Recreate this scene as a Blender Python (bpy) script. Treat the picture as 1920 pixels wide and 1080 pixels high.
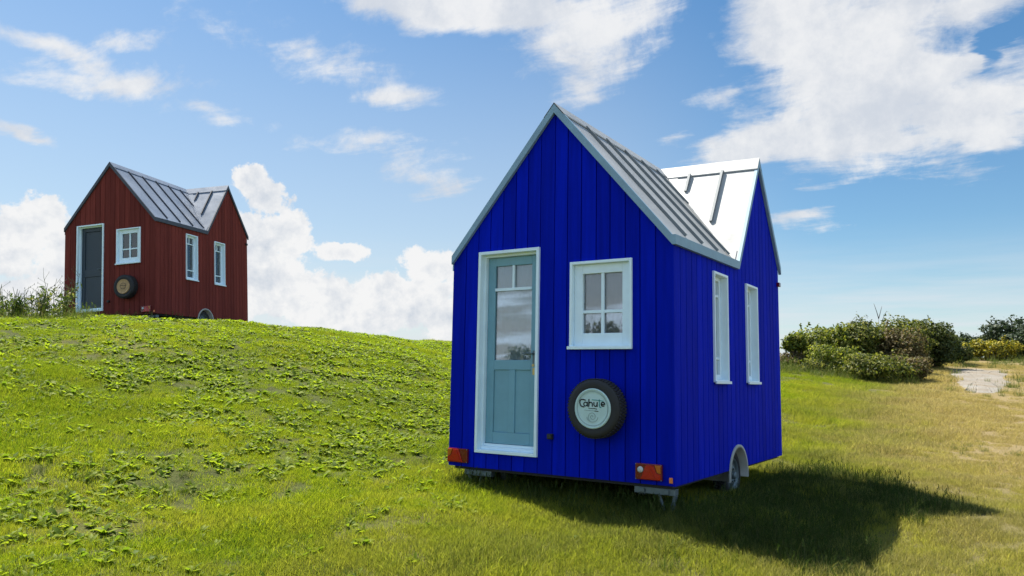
import bpy, math, random
import numpy as np
from mathutils import Vector, Matrix

random.seed(7)
RNG = np.random.default_rng(7)
SC = bpy.context.scene
for o in list(bpy.data.objects):
    bpy.data.objects.remove(o)
COL = SC.collection
R = math.radians

# ------------------------------------------------------------------ camera
CAM = (2.3738, -6.1259, 0.8601)
YAW, PITCH, ROLL, FPX = -0.5796, 0.1189, 0.0182, 1423.38
cy, sy, cp, sp = math.cos(YAW), math.sin(YAW), math.cos(PITCH), math.sin(PITCH)
fw = Vector((sy * cp, cy * cp, sp)); rt = Vector((cy, -sy, 0)); up = rt.cross(fw)
r2 = rt * math.cos(ROLL) + up * math.sin(ROLL); u2 = up * math.cos(ROLL) - rt * math.sin(ROLL)
cam_d = bpy.data.cameras.new('camera')
cam = bpy.data.objects.new('camera', cam_d); COL.objects.link(cam)
cam.matrix_world = Matrix(((r2.x, u2.x, -fw.x, CAM[0]), (r2.y, u2.y, -fw.y, CAM[1]), (r2.z, u2.z, -fw.z, CAM[2]), (0, 0, 0, 1)))
cam_d.sensor_fit = 'HORIZONTAL'; cam_d.sensor_width = 36; cam_d.lens = FPX / 1920 * 36
cam_d.clip_start = 0.05; cam_d.clip_end = 3000
SC.camera = cam

# ------------------------------------------------------------------ light, exposure
SUN_EL, SUN_AZ = R(58.2), R(-77.5)          # azimuth from +Y, clockwise
SKY_STRENGTH = 0.055
SC.view_settings.view_transform = 'Standard'; SC.view_settings.look = 'None'
SC.view_settings.exposure = 1.32; SC.view_settings.gamma = 1.0
sl = bpy.data.lights.new('sun', 'SUN'); sl.energy = 5.0; sl.angle = R(0.53); sl.color = (1, .95, .86)
sun = bpy.data.objects.new('sun', sl); COL.objects.link(sun)
sdir = Vector((math.sin(SUN_AZ) * math.cos(SUN_EL), math.cos(SUN_AZ) * math.cos(SUN_EL), math.sin(SUN_EL)))
sun.rotation_euler = sdir.to_track_quat('Z', 'Y').to_euler()
sun.location = (-8, 4, 20)
SC.cycles.max_bounces = 6; SC.cycles.transparent_max_bounces = 12
SC.cycles.use_denoising = True

# ------------------------------------------------------------------ node helpers
class NT:
    def __init__(s, tree):
        s.t = tree; s.n = tree.nodes; s.l = tree.links
    def put(s, sock, v):
        if v is None: return
        if isinstance(v, bpy.types.NodeSocket): s.l.new(v, sock)
        elif isinstance(v, bpy.types.Node): s.l.new(v.outputs[0], sock)
        else:
            if sock.type == 'RGBA' and len(v) == 3: v = (*v, 1)
            sock.default_value = v
    def new(s, typ, ins=None, **props):
        n = s.n.new(typ)
        for k, v in props.items(): setattr(n, k, v)
        for k, v in (ins or {}).items(): s.put(n.inputs[k], v)
        return n
    def math(s, op, a, b=None, c=None, clamp=False):
        n = s.n.new('ShaderNodeMath'); n.operation = op; n.use_clamp = clamp
        s.put(n.inputs[0], a); s.put(n.inputs[1], b); s.put(n.inputs[2], c)
        return n.outputs[0]
    def vmath(s, op, a, b=None):
        n = s.n.new('ShaderNodeVectorMath'); n.operation = op
        s.put(n.inputs[0], a); s.put(n.inputs[1], b)
        return n.outputs['Value'] if op in ('LENGTH', 'DOT_PRODUCT') else n.outputs[0]
    def mix(s, fac, a, b, blend='MIX'):
        n = s.n.new('ShaderNodeMix'); n.data_type = 'RGBA'; n.blend_type = blend
        s.put(n.inputs[0], fac); s.put(n.inputs[6], a); s.put(n.inputs[7], b)
        return n.outputs[2]
    def maprange(s, v, a, b, c=0., d=1., smooth=False):
        n = s.n.new('ShaderNodeMapRange'); n.interpolation_type = 'SMOOTHSTEP' if smooth else 'LINEAR'
        for i, q in enumerate((v, a, b, c, d)): s.put(n.inputs[i], q)
        return n.outputs[0]
    def noise(s, vec, scale, detail=4, rough=.55, dist=0.):
        n = s.n.new('ShaderNodeTexNoise'); s.put(n.inputs['Vector'], vec)
        n.inputs['Scale'].default_value = scale; n.inputs['Detail'].default_value = detail
        n.inputs['Roughness'].default_value = rough; n.inputs['Distortion'].default_value = dist
        return n.outputs[0]
    def ramp(s, fac, stops):
        n = s.n.new('ShaderNodeValToRGB'); s.put(n.inputs[0], fac)
        el = n.color_ramp.elements
        while len(el) < len(stops): el.new(.5)
        for e, (p, c) in zip(el, stops): e.position = p; e.color = (*c, 1)
        return n.outputs[0]

# ------------------------------------------------------------------ world: sky with clouds
W_ = bpy.data.worlds.new('World'); SC.world = W_; W_.use_nodes = True
w = NT(W_.node_tree)
for n in list(w.n): w.n.remove(n)
CUM = [(-1.1516,0.1616,0.0438,0.0504,0.121,1.00),(-1.1691,0.1300,0.0401,0.0410,0.106,1.00),(-1.1222,0.1167,0.0263,0.0663,0.090,1.00),
 (-1.1450,0.0788,0.0789,0.0356,0.068,1.00),(-0.9240,0.2412,0.0327,0.0327,0.101,1.00),(-0.9002,0.2205,0.0371,0.0364,0.087,1.00),
 (-0.8818,0.1820,0.0337,0.0402,0.072,1.00),(-0.9104,0.1732,0.0512,0.0465,0.074,1.00),(-0.8947,0.1208,0.0583,0.0401,0.055,1.00),
 (-0.8009,0.1590,0.0400,0.0140,0.052,0.74),(-0.8545,0.0960,0.1069,0.0405,0.041,1.00),(-0.7600,0.0791,0.1385,0.0345,0.027,1.00),
 (-0.6861,0.1442,0.0629,0.0321,0.239,1.00),(-0.7196,0.1013,0.0905,0.0417,0.028,1.00),(-0.6491,0.0753,0.0841,0.0419,0.020,1.00)]
WISP = [(-1.1633,0.3604,0.0617,0.0148,-0.065,0.80),(-1.0619,0.3351,0.1094,0.0204,0.114,0.95),(-1.1193,0.3474,0.0304,0.0177,-0.286,0.70),
 (-1.1619,0.2556,0.0477,0.0082,-0.277,0.80),(-0.7516,0.3536,0.0617,0.0171,0.032,0.90),(-0.7761,0.3028,0.0843,0.0147,0.012,0.50),
 (-0.6971,0.2650,0.0584,0.0303,-0.221,0.60),(-0.9572,0.3146,0.0545,0.0140,-0.089,0.50),(-0.8700,0.3890,0.0695,0.0255,-0.059,0.30),
 (-1.0829,0.3812,0.0279,0.0079,0.395,0.30),(-0.6607,0.4759,0.2731,0.0430,-0.065,1.75),(-0.4685,0.4435,0.1072,0.0617,0.366,1.6),
 (-0.5117,0.3866,0.0358,0.0403,0.851,0.70),(-0.8201,0.4840,0.1608,0.0240,0.088,0.80),(-0.1211,0.3751,0.1575,0.1015,-0.371,2.0),
 (-0.2743,0.2982,0.0787,0.0396,0.370,1.6),(-0.1721,0.3020,0.1415,0.0570,-0.037,1.8),(-0.0227,0.3125,0.1086,0.0525,-0.186,1.8),
 (-0.2186,0.4365,0.0912,0.0730,-0.161,1.6),(-0.0281,0.4160,0.0745,0.0398,-0.047,0.90),(0.0444,0.3288,0.0667,0.0443,-0.219,0.80),
 (-0.2185,0.2018,0.0363,0.0118,0.033,0.50),(-0.3586,0.3110,0.0273,0.0087,0.122,0.55),(-0.0579,0.2523,0.0414,0.0120,-0.127,0.50),
 (-0.3067,0.3587,0.0366,0.0164,0.827,0.20)]
HOLE = [(0.0147,0.3765,0.0337,0.0147,0.397,1.00),(-0.0042,0.3636,0.0201,0.0120,1.014,0.80)]
tc = w.new('ShaderNodeTexCoord')
D = w.vmath('NORMALIZE', tc.outputs['Generated'])
sx = w.new('ShaderNodeSeparateXYZ', {0: D})
az = w.math('ARCTAN2', sx.outputs[0], sx.outputs[1]); el = w.math('ARCSINE', sx.outputs[2])
AE = w.new('ShaderNodeCombineXYZ', {0: az, 1: el}).outputs[0]
def field(blobs, vec):
    cur = None
    for a, e, rx, ry, rot, wt in blobs:
        m = w.new('ShaderNodeMapping', vector_type='TEXTURE')
        m.inputs['Location'].default_value = (a, e, 0); m.inputs['Rotation'].default_value = (0, 0, rot)
        m.inputs['Scale'].default_value = (rx / math.cos(e), ry, 1)
        w.put(m.inputs['Vector'], vec)
        L = w.vmath('LENGTH', m.outputs[0])
        v = w.math('MULTIPLY_ADD', L, -wt, wt)
        cur = v if cur is None else w.math('SMOOTH_MAX', cur, v, .12)
    return cur
def warp(vec, src, scale, ax, ay):
    n = w.new('ShaderNodeTexNoise', {'Vector': src, 'Scale': scale, 'Detail': 5, 'Roughness': .6})
    q = w.vmath('SUBTRACT', n.outputs['Color'], (.5, .5, .5))
    return w.vmath('ADD', vec, w.vmath('MULTIPLY', q, (ax, ay, 0)))
# cumulus
n1 = w.noise(D, 16, 9, .56, .15); n1b = w.noise(D, 52, 7, .66)
cf = field(CUM, warp(AE, D, 30, .03, .018))
cd = w.math('ADD', cf, w.math('MULTIPLY_ADD', n1, 1.7, -.98))
cd = w.math('ADD', cd, w.math('MULTIPLY_ADD', n1b, .8, -.4))
cum = w.maprange(cd, 0.02, .20, 0, 1, True)
# thin high cloud: noise laid on a flat layer overhead
zz = w.math('ADD', w.math('MAXIMUM', sx.outputs[2], 0.0), .10)
P2 = w.new('ShaderNodeCombineXYZ', {0: w.math('DIVIDE', sx.outputs[0], zz), 1: w.math('DIVIDE', sx.outputs[1], zz)}).outputs[0]
mp = w.new('ShaderNodeMapping'); mp.inputs['Rotation'].default_value = (0, 0, R(-28)); mp.inputs['Scale'].default_value = (.8, 1.5, 1)
w.put(mp.inputs['Vector'], P2)
n2 = w.noise(mp.outputs[0], 3.2, 10, .6, .4); n3 = w.noise(D, 11, 10, .68, .35)
AW = warp(AE, mp.outputs[0], 2.4, .13, .05)
wf = field(WISP, AW); hf = field(HOLE, AW)
wd = w.math('ADD', wf, w.math('MULTIPLY_ADD', n2, 2.8, -1.46))
wd = w.math('ADD', wd, w.math('MULTIPLY_ADD', n3, 2.0, -1.0))
wd = w.math('SUBTRACT', wd, w.math('MULTIPLY', w.math('MAXIMUM', hf, 0), 1.6))
wisp = w.maprange(wd, -.15, .85, 0, 1, True)
# broken cloud outside the view, made brighter and bluer to fill the shaded fronts
n4 = w.noise(mp.outputs[0], 1.1, 8, .6, .3)
away = w.maprange(w.math('ABSOLUTE', w.math('ADD', az, .56)), .85, 1.25, 0, 1, True)
rest = w.math('MULTIPLY', w.maprange(n4, .46, .62, 0, 1, True), away)
mpl = w.new('ShaderNodeMapping'); mpl.inputs['Scale'].default_value = (1.6, 22, 1); w.put(mpl.inputs['Vector'], AE)
# low bank of haze along the horizon
low = w.math('MULTIPLY', w.maprange(el, .04, .20, 1, 0, True), w.maprange(w.noise(mpl.outputs[0], 3, 6, .6), .3, .68, .35, .97))
sky = w.new('ShaderNodeTexSky', sky_type='NISHITA')
sky.sun_disc = False; sky.sun_elevation = SUN_EL; sky.sun_rotation = SUN_AZ
sky.air_density = 1.0; sky.dust_density = .6; sky.ozone_density = 1.6; sky.altitude = 20
hs = w.new('ShaderNodeHueSaturation', {'Color': sky, 'Saturation': 1.30, 'Value': 1.0})
CW = 6.5
Doff = w.vmath('ADD', D, (-.012, .004, .022))
lit = w.math('MULTIPLY', w.math('SUBTRACT', w.noise(D, 20, 8, .62, .15), w.noise(Doff, 20, 8, .62, .15)), 2.8)
deep = w.maprange(cd, .25, 1.3, 1.0, .42, True)
shade_c = w.math('ADD', w.math('MULTIPLY', deep, .9), lit, None, True)
ccum = w.mix(shade_c, (CW * .68, CW * .74, CW * .83), (CW * 1.03, CW * 1.03, CW * 1.03))
shade = w.maprange(w.noise(D, 9, 8, .65), .33, .62, .30, 1.0, True)
ccol = w.mix(shade, (CW * .64, CW * .70, CW * .80), (CW * 1.02, CW * 1.02, CW * 1.02))
tint = w.mix(1.0, hs.outputs[0], (.88, .99, .96), 'MULTIPLY')
veil = w.math('MULTIPLY', w.maprange(el, .08, .60, .52, .0, True), w.maprange(az, -.55, -.15, 1, .15, True))
tint = w.mix(veil, tint, (CW * .78, CW * .83, CW * .88))
col = w.mix(low, tint, (CW * .84, CW * .89, CW * .95))
col = w.mix(w.math('MULTIPLY', rest, .95), col, (CW * 1.50, CW * 1.88, CW * 2.32))  # overbright blue-white, added to light the shaded house front
col = w.mix(w.math('MULTIPLY', wisp, .93), col, ccol)
col = w.mix(w.math('MULTIPLY', cum, .97), col, ccum)
bg = w.new('ShaderNodeBackground', {'Color': col, 'Strength': SKY_STRENGTH})
wo = w.new('ShaderNodeOutputWorld', {'Surface': bg})

# ------------------------------------------------------------------ materials
def mat(name):
    m = bpy.data.materials.new(name); m.use_nodes = True
    t = NT(m.node_tree)
    for n in list(t.n): t.n.remove(n)
    return m, t
def out(t, s):
    t.new('ShaderNodeOutputMaterial', {'Surface': s})
def principled(t, col, rough=.5, metal=0., spec=.5, bump=None, bstr=.2, bdist=.01, **kw):
    p = t.new('ShaderNodeBsdfPrincipled', {'Base Color': col, 'Roughness': rough, 'Metallic': metal, 'Specular IOR Level': spec})
    for k, v in kw.items(): t.put(p.inputs[k.replace('_', ' ')], v)
    if bump is not None:
        b = t.new('ShaderNodeBump', {'Height': bump, 'Strength': bstr, 'Distance': bdist}); t.put(p.inputs['Normal'], b.outputs[0])
    return p
def plain(name, c, rough=.5, metal=0., spec=.5, var=.12, scale=6., stretch=(1, 1, 1), bstr=.1):
    m, t = mat(name)
    tc = t.new('ShaderNodeTexCoord')
    mp = t.new('ShaderNodeMapping'); mp.inputs['Scale'].default_value = stretch; t.put(mp.inputs['Vector'], tc.outputs['Object'])
    n = t.noise(mp.outputs[0], scale, 6, .6)
    lo = tuple(q * (1 - var) for q in c); hi = tuple(min(1, q * (1 + var)) for q in c)
    cc = t.mix(t.maprange(n, .3, .7), lo, hi)
    out(t, principled(t, cc, t.maprange(n, .3, .7, max(.02, rough - .06), rough + .06), metal, spec, n, bstr))
    return m
def painted_wood(name, c, wx, wy):
    m, t = mat(name)
    tc = t.new('ShaderNodeTexCoord')
    mp = t.new('ShaderNodeMapping'); mp.inputs['Scale'].default_value = (9, 9, .5); t.put(mp.inputs['Vector'], tc.outputs['Object'])
    n = t.noise(mp.outputs[0], 2.2, 7, .65, .2)
    mp2 = t.new('ShaderNodeMapping'); mp2.inputs['Scale'].default_value = (40, 40, 1.6); t.put(mp2.inputs['Vector'], tc.outputs['Object'])
    g = t.noise(mp2.outputs[0], 3, 6, .7, .5)
    d = t.noise(tc.outputs['Object'], .9, 5, .6)
    cc = t.mix(t.maprange(n, .3, .7), tuple(q * .8 for q in c), tuple(min(1, q * 1.16) for q in c))
    cc = t.mix(t.maprange(d, .45, .75, 0, .22), cc, tuple(q * .6 + .0005 for q in c))
    sp = t.new('ShaderNodeSeparateXYZ', {0: tc.outputs['Object']})
    cell = t.new('ShaderNodeCombineXYZ', {0: t.math('FLOOR', t.math('DIVIDE', sp.outputs[0], wx)), 1: t.math('FLOOR', t.math('DIVIDE', sp.outputs[1], wy))})
    wn = t.new('ShaderNodeTexWhiteNoise', {'Vector': cell.outputs[0]})
    cc = t.mix(1., cc, t.mix(wn.outputs[0], (.80, .80, .82), (1.14, 1.12, 1.10)), 'MULTIPLY')
    sc_ = t.maprange(t.noise(mp2.outputs[0], 5, 5, .75), .66, .76, 0, .5)
    cc = t.mix(sc_, cc, tuple(min(1, q * 1.5 + .004) for q in c))
    out(t, principled(t, cc, t.maprange(g, .3, .7, .65, .82), 0, .05, g, .3, .004))
    return m
def roof_metal(name, c, rough=.46, metal=0.):
    m, t = mat(name)
    tc = t.new('ShaderNodeTexCoord')
    a = t.noise(tc.outputs['Object'], 1.6, 6, .6, .3); b = t.noise(tc.outputs['Object'], 14, 5, .65)
    f = t.math('ADD', t.math('MULTIPLY', a, .7), t.math('MULTIPLY', b, .3))
    cc = t.mix(t.maprange(f, .35, .65), tuple(q * .82 for q in c), tuple(min(1, q * 1.12) for q in c))
    mps = t.new('ShaderNodeMapping'); mps.inputs['Scale'].default_value = (1.2, 9, 1.2); t.put(mps.inputs['Vector'], tc.outputs['Object'])
    st = t.maprange(t.noise(mps.outputs[0], 2.2, 6, .7), .55, .72, 0, .35)
    cc = t.mix(st, cc, tuple(q * .55 for q in c))
    out(t, principled(t, cc, t.maprange(f, .3, .7, rough - .04, rough + .08), metal, .5, t.noise(tc.outputs['Object'], 2.4, 2, .5), .35, .03))
    return m
M = {}
W_BOARD = (.145138, .140152)
M['blue'] = painted_wood('blue painted boards', (.0004, .011, .43), W_BOARD[0], W_BOARD[1])
M['red'] = painted_wood('red painted boards', (.178, .038, .031), .12901, .12513)
M['roof_pale'] = roof_metal('pale zinc', (.38, .38, .368))
M['roof_dark'] = roof_metal('slate grey zinc', (.17, .20, .25), .40)
M['seam_pale'] = plain('pale zinc seam', (.17, .19, .20), .6, .0)
M['seam_dark'] = plain('dark zinc seam', (.05, .056, .068), .5, .3)
M['fascia_pale'] = plain('grey blue trim', (.21, .34, .44), .5)
M['fascia_dark'] = plain('dark slate trim', (.045, .05, .066), .5)
M['white'] = plain('pale trim paint', (.74, .88, .97), .45, var=.05)
M['door_pale'] = plain('pale blue door paint', (.165, .35, .44), .42, var=.06)
M['door_dark'] = plain('slate door paint', (.022, .036, .052), .45, var=.08)
M['rubber'] = plain('tyre rubber', (.018, .018, .02), .72, var=.25, scale=20)
M['steel'] = plain('galvanised steel', (.13, .165, .18), .5, .5, var=.2, scale=18)
M['arch'] = plain('wheel arch paint', (.34, .34, .31), .5)
M['black'] = plain('black plastic', (.012, .013, .014), .5)
M['inner'] = plain('dark underside', (.02, .02, .022), .8)
M['cover'] = plain('pale wheel cover', (.46, .62, .61), .4, var=.07, scale=9)
M['ink'] = plain('black ink', (.008, .009, .012), .5)
M['teal'] = plain('teal ink', (.03, .27, .27), .5)
M['grey_ink'] = plain('grey ink', (.26, .36, .37), .5)
M['tan'] = plain('tan wood disc', (.42, .26, .12), .6, var=.25, scale=14)
M['brass'] = plain('brass', (.5, .38, .16), .35, .9)
M['curtain'] = plain('curtain cloth', (.52, .60, .66), .9, var=.06)
M['voile'] = plain('grey voile', (.40, .37, .42), .9, var=.08)
M['orange'] = plain('orange lens', (.75, .20, .05), .25)
def lens(name, c, e=.3):
    m, t = mat(name)
    tc = t.new('ShaderNodeTexCoord')
    v = t.new('ShaderNodeTexVoronoi'); v.inputs['Scale'].default_value = 130; t.put(v.inputs['Vector'], tc.outputs['Object'])
    out(t, principled(t, t.mix(v.outputs[0], tuple(q * 1.2 for q in c), tuple(q * .6 for q in c)), .12, 0, .6, v.outputs[0], .3, .002))
    return m
M['lens_red'] = lens('red lens', (.46, .004, .005)); M['lens_orange'] = lens('amber lens', (.52, .13, .012))
M['lens_white'] = lens('clear lens', (.55, .6, .6)); M['lens_dark'] = lens('dark red lens', (.16, .006, .006))
def glass_mat():
    m, t = mat('window glass')
    fr = t.new('ShaderNodeFresnel', {'IOR': 1.55})
    f = t.math('MULTIPLY_ADD', fr.outputs[0], 1.5, .08, True)
    tr = t.new('ShaderNodeBsdfTransparent', {'Color': (.88, .92, .94)}); gl = t.new('ShaderNodeBsdfGlossy', {'Roughness': .02})
    out(t, t.new('ShaderNodeMixShader', {0: f, 1: tr, 2: gl}))
    return m
M['glass'] = glass_mat()

def dry_mask(t, P):
    """0 on lush ground, 1 on the worn dry track to the right (by place in the field)."""
    s = t.new('ShaderNodeSeparateXYZ', {0: P})
    n = t.noise(P, .45, 5, .6); n2 = t.noise(P, 2.2, 6, .7)
    edge = t.math('ADD', s.outputs[0], t.math('MULTIPLY', t.math('SUBTRACT', n, .5), 2.6))
    edge = t.math('ADD', edge, t.math('MULTIPLY', t.math('SUBTRACT', n2, .5), 2.6))
    edge = t.math('ADD', edge, t.maprange(s.outputs[1], 3, 18, 0, 1.7))
    a = t.math('MULTIPLY', t.maprange(edge, -.2, 2.5, 0, 1, True), t.maprange(s.outputs[1], .5, 8, .38, 1, True))
    far = t.maprange(t.math('ADD', s.outputs[1], t.math('MULTIPLY', n, 6)), 26, 34, 0, .8, True)
    return t.math('MAXIMUM', a, t.math('MULTIPLY', far, t.maprange(s.outputs[0], -14, -5, 0, 1)))
def yellow_mask(t, P):
    s = t.new('ShaderNodeSeparateXYZ', {0: P})
    n = t.noise(P, .9, 6, .65, .4)
    right = t.maprange(s.outputs[0], -4, 1.2, 0, .34, True)
    return t.maprange(t.math('ADD', n, right), .46, .74, 0, 1, True)
def ground_mat():
    m, t = mat('meadow soil and turf')
    g = t.new('ShaderNodeNewGeometry'); P = g.outputs['Position']
    n = t.noise(P, 3.0, 8, .7); f = t.noise(P, 26, 6, .7)
    c = t.mix(t.maprange(n, .35, .65), (.026, .038, .008), (.075, .10, .018))
    c = t.mix(t.math('MULTIPLY', yellow_mask(t, P), .6), c, (.12, .115, .03))
    c = t.mix(t.math('MULTIPLY', t.maprange(t.noise(P, .8, 6, .7), .58, .72), .7), c, (.13, .088, .042))
    c = t.mix(t.math('MULTIPLY', dry_mask(t, P), .9), c, t.mix(t.maprange(f, .3, .7), (.17, .125, .055), (.31, .235, .125)))
    c = t.mix(t.maprange(f, .3, .7, 0, .6), c, t.mix(.5, c, (.02, .018, .008)))
    f3 = t.noise(P, 70, 4, .7); c = t.mix(t.maprange(f3, .45, .65, 0, .4), c, (.16, .13, .05))
    out(t, principled(t, c, .95, 0, .1, f, .8, .03))
    return m
M['ground'] = ground_mat()
def path_mat():
    m, t = mat('pale gravel')
    g = t.new('ShaderNodeNewGeometry'); P = g.outputs['Position']
    n = t.noise(P, 1.2, 6, .65); f = t.noise(P, 30, 5, .7)
    c = t.mix(t.maprange(n, .35, .65), (.20, .165, .12), (.25, .24, .22))
    c = t.mix(t.maprange(f, .35, .65, 0, .5), c, (.15, .125, .09))
    e = t.new('ShaderNodeAttribute', attribute_name='rim').outputs['Fac']
    e = t.math('ADD', e, t.math('MULTIPLY', t.math('SUBTRACT', t.noise(P, .9, 7, .7), .5), 1.3))
    c = t.mix(t.maprange(e, .78, 1.1, 0, 1, True), c, t.mix(t.maprange(f, .3, .7), (.17, .125, .055), (.31, .235, .125)))
    out(t, principled(t, c, .95, 0, .1, f, .7, .03))
    return m
M['gravel'] = path_mat()
def foliage(name, cols, trans=.35, rough=.6, dry=False, spec=.3):
    m, t = mat(name)
    g = t.new('ShaderNodeNewGeometry'); P = g.outputs['Position']; r = g.outputs['Random Per Island']
    c = t.ramp(r, [(i / (len(cols) - 1), q) for i, q in enumerate(cols)])
    if dry:
        r2 = t.math('FRACT', t.math('MULTIPLY', r, 17.3))
        y = yellow_mask(t, P)
        c = t.mix(t.math('MULTIPLY', y, t.maprange(r2, 0, 1, .25, .75)), c, (.36, .32, .045))
        sx = t.new('ShaderNodeSeparateXYZ', {0: P})
        ol = t.math('MULTIPLY', t.maprange(sx.outputs[0], -2.5, .5, 0, .85, True), t.maprange(t.noise(P, .9, 7, .7), .38, .58, .15, 1, True))
        c = t.mix(ol, c, t.mix(r2, (.115, .125, .03), (.27, .235, .085)))
        big = t.noise(P, .35, 5, .6)
        c = t.mix(t.maprange(big, .4, .62, 0, .55, True), c, t.mix(.6, c, (.05, .10, .012)))
        d = t.math('MULTIPLY', dry_mask(t, P), t.maprange(r2, 0, 1, .6, 1.))
        c = t.mix(d, c, t.mix(r2, (.29, .21, .09), (.46, .36, .19)))
    p = principled(t, c, rough, 0, spec)
    tl = t.new('ShaderNodeBsdfTranslucent', {'Color': t.mix(.5, c, t.mix(1., c, (1.6, 1.7, .7), 'MULTIPLY'))})
    out(t, t.new('ShaderNodeMixShader', {0: trans, 1: p, 2: tl}))
    return m
M['grass'] = foliage('grass blades', [(.085, .14, .008), (.17, .23, .010), (.27, .32, .014), (.37, .37, .03)], .52, .7, True, .1)
M['tallgrass'] = foliage('long grass', [(.035, .065, .010), (.07, .11, .014), (.12, .15, .02), (.26, .22, .10)], .4, .6)
M['shade_toned'] = foliage('grass darkened for shade', [(.022, .045, .008), (.04, .07, .012), (.06, .085, .016), (.14, .13, .06)], .3, .75, False, .1)  # long grass at lower albedo, shade put into the colour
M['weed'] = foliage('broad weed leaves', [(.07, .125, .010), (.14, .20, .014), (.25, .30, .02), (.44, .44, .08)], .55, .6, False, .15)
M['bramble'] = foliage('bramble leaves', [(.02, .035, .006), (.06, .08, .012), (.135, .15, .022), (.25, .23, .055)], .42, .6)
M['bramble2'] = foliage('bright bush leaves', [(.03, .055, .008), (.085, .115, .014), (.17, .195, .022), (.29, .28, .05)], .45, .6)
M['darkleaf'] = foliage('dark bush leaves', [(.014, .025, .008), (.035, .055, .012), (.07, .09, .018), (.12, .13, .03)], .3, .6)
M['fartree'] = foliage('far tree leaves', [(.015, .03, .014), (.03, .05, .022), (.05, .07, .03)], .25, .6)
M['gorse'] = foliage('yellow broom', [(.05, .07, .012), (.15, .15, .016), (.33, .27, .02), (.46, .38, .04)], .3, .6)
M['brown'] = foliage('brown scrub', [(.05, .045, .018), (.11, .085, .035), (.18, .13, .06), (.09, .11, .03)], .3, .7)
M['bark'] = plain('grey brown bark', (.075, .06, .045), .9, var=.3, scale=12)
M['weedstem'] = plain('weed stem', (.10, .12, .035), .8, var=.3)
M['seed'] = plain('dry seed heads', (.10, .085, .075), .9, var=.4, scale=20)
M['petal'] = plain('white petals', (.75, .75, .68), .7)

# ------------------------------------------------------------------ mesh helpers
class MB:
    def __init__(s): s.v = []; s.f = []
    def add(s, vs, fs):
        b = len(s.v); s.v += [tuple(q) for q in vs]; s.f += [tuple(b + i for i in f) for f in fs]
    def hexa(s, a):       # 8 corners: 0-3 one end ring, 4-7 other
        s.add(a, [(3, 2, 1, 0), (4, 5, 6, 7), (0, 1, 5, 4), (1, 2, 6, 5), (2, 3, 7, 6), (3, 0, 4, 7)])
    def box(s, x0, x1, y0, y1, z0, z1):
        s.hexa([(x0, y0, z0), (x1, y0, z0), (x1, y1, z0), (x0, y1, z0), (x0, y0, z1), (x1, y0, z1), (x1, y1, z1), (x0, y1, z1)])
    def prism(s, pts, d):
        n = len(pts); d = Vector(d); q = [Vector(p) for p in pts]
        s.add(q + [p + d for p in q], [tuple(range(n))[::-1], tuple(range(n, 2 * n))] + [(i, (i + 1) % n, n + (i + 1) % n, n + i) for i in range(n)])
    def bar(s, a, b, wd, h, upv):   # lies on the surface whose normal is upv
        a, b, u = Vector(a), Vector(b), Vector(upv).normalized()
        d = (b - a).normalized(); c = d.cross(u).normalized() * wd / 2; u = u * h
        s.hexa([a - c, a + c, b + c, b - c, a - c + u, a + c + u, b + c + u, b - c + u])
    def tube(s, pts, rad, n=8):
        pts = [Vector(p) for p in pts]; rings = []
        for i, p in enumerate(pts):
            d = (pts[min(i + 1, len(pts) - 1)] - pts[max(i - 1, 0)]).normalized()
            a = d.orthogonal().normalized(); b = d.cross(a)
            r = rad[i] if isinstance(rad, (list, tuple)) else rad
            rings.append([p + (a * math.cos(t) + b * math.sin(t)) * r for t in [2 * math.pi * k / n for k in range(n)]])
        fs = []
        for i in range(len(pts) - 1):
            for k in range(n): fs.append((i * n + k, i * n + (k + 1) % n, (i + 1) * n + (k + 1) % n, (i + 1) * n + k))
        fs += [tuple(range(n))[::-1], tuple(range((len(pts) - 1) * n, len(pts) * n))]
        s.add([q for r_ in rings for q in r_], fs)
    def lathe(s, prof, c, axis, n=48, closed=False):
        c = Vector(c); ax = Vector(axis).normalized(); a = Vector((0, 0, 1)); b = ax.cross(a)
        m = len(prof); vs = []
        for k in range(n):
            t = 2 * math.pi * k / n
            for r, h in prof: vs.append(c + (a * math.cos(t) + b * math.sin(t)) * r + ax * h)
        fs = []
        for k in range(n):
            for i in range(m if closed else m - 1):
                j = (i + 1) % m
                fs.append((k * m + i, k * m + j, ((k + 1) % n) * m + j, ((k + 1) % n) * m + i))
        s.add(vs, fs)
    def build(s, name, m, parent=None, smooth=False, bevel=0):
        me = bpy.data.meshes.new(name); me.from_pydata(s.v, [], s.f); me.update()
        if smooth: me.polygons.foreach_set('use_smooth', [True] * len(me.polygons))
        me.materials.append(M[m] if isinstance(m, str) else m)
        o = bpy.data.objects.new(name, me); COL.objects.link(o)
        if parent: o.parent = parent
        if bevel:
            b = o.modifiers.new('bevel', 'BEVEL'); b.width = bevel; b.segments = 2; b.limit_method = 'ANGLE'; b.angle_limit = R(40)
        return o
def np_mesh(name, verts, faces, m, parent=None, smooth=False):
    """verts (n,3), faces (k,4) arrays"""
    me = bpy.data.meshes.new(name); nv, nf, k = len(verts), len(faces), faces.shape[1]
    me.vertices.add(nv); me.vertices.foreach_set('co', np.asarray(verts, np.float32).ravel())
    me.loops.add(nf * k); me.loops.foreach_set('vertex_index', np.asarray(faces, np.int32).ravel())
    me.polygons.add(nf); me.polygons.foreach_set('loop_start', np.arange(0, nf * k, k, dtype=np.int32))
    if smooth: me.polygons.foreach_set('use_smooth', [True] * nf)
    me.update(calc_edges=True); me.validate()
    me.materials.append(M[m] if isinstance(m, str) else m)
    o = bpy.data.objects.new(name, me); COL.objects.link(o)
    if parent: o.parent = parent
    return o
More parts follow.
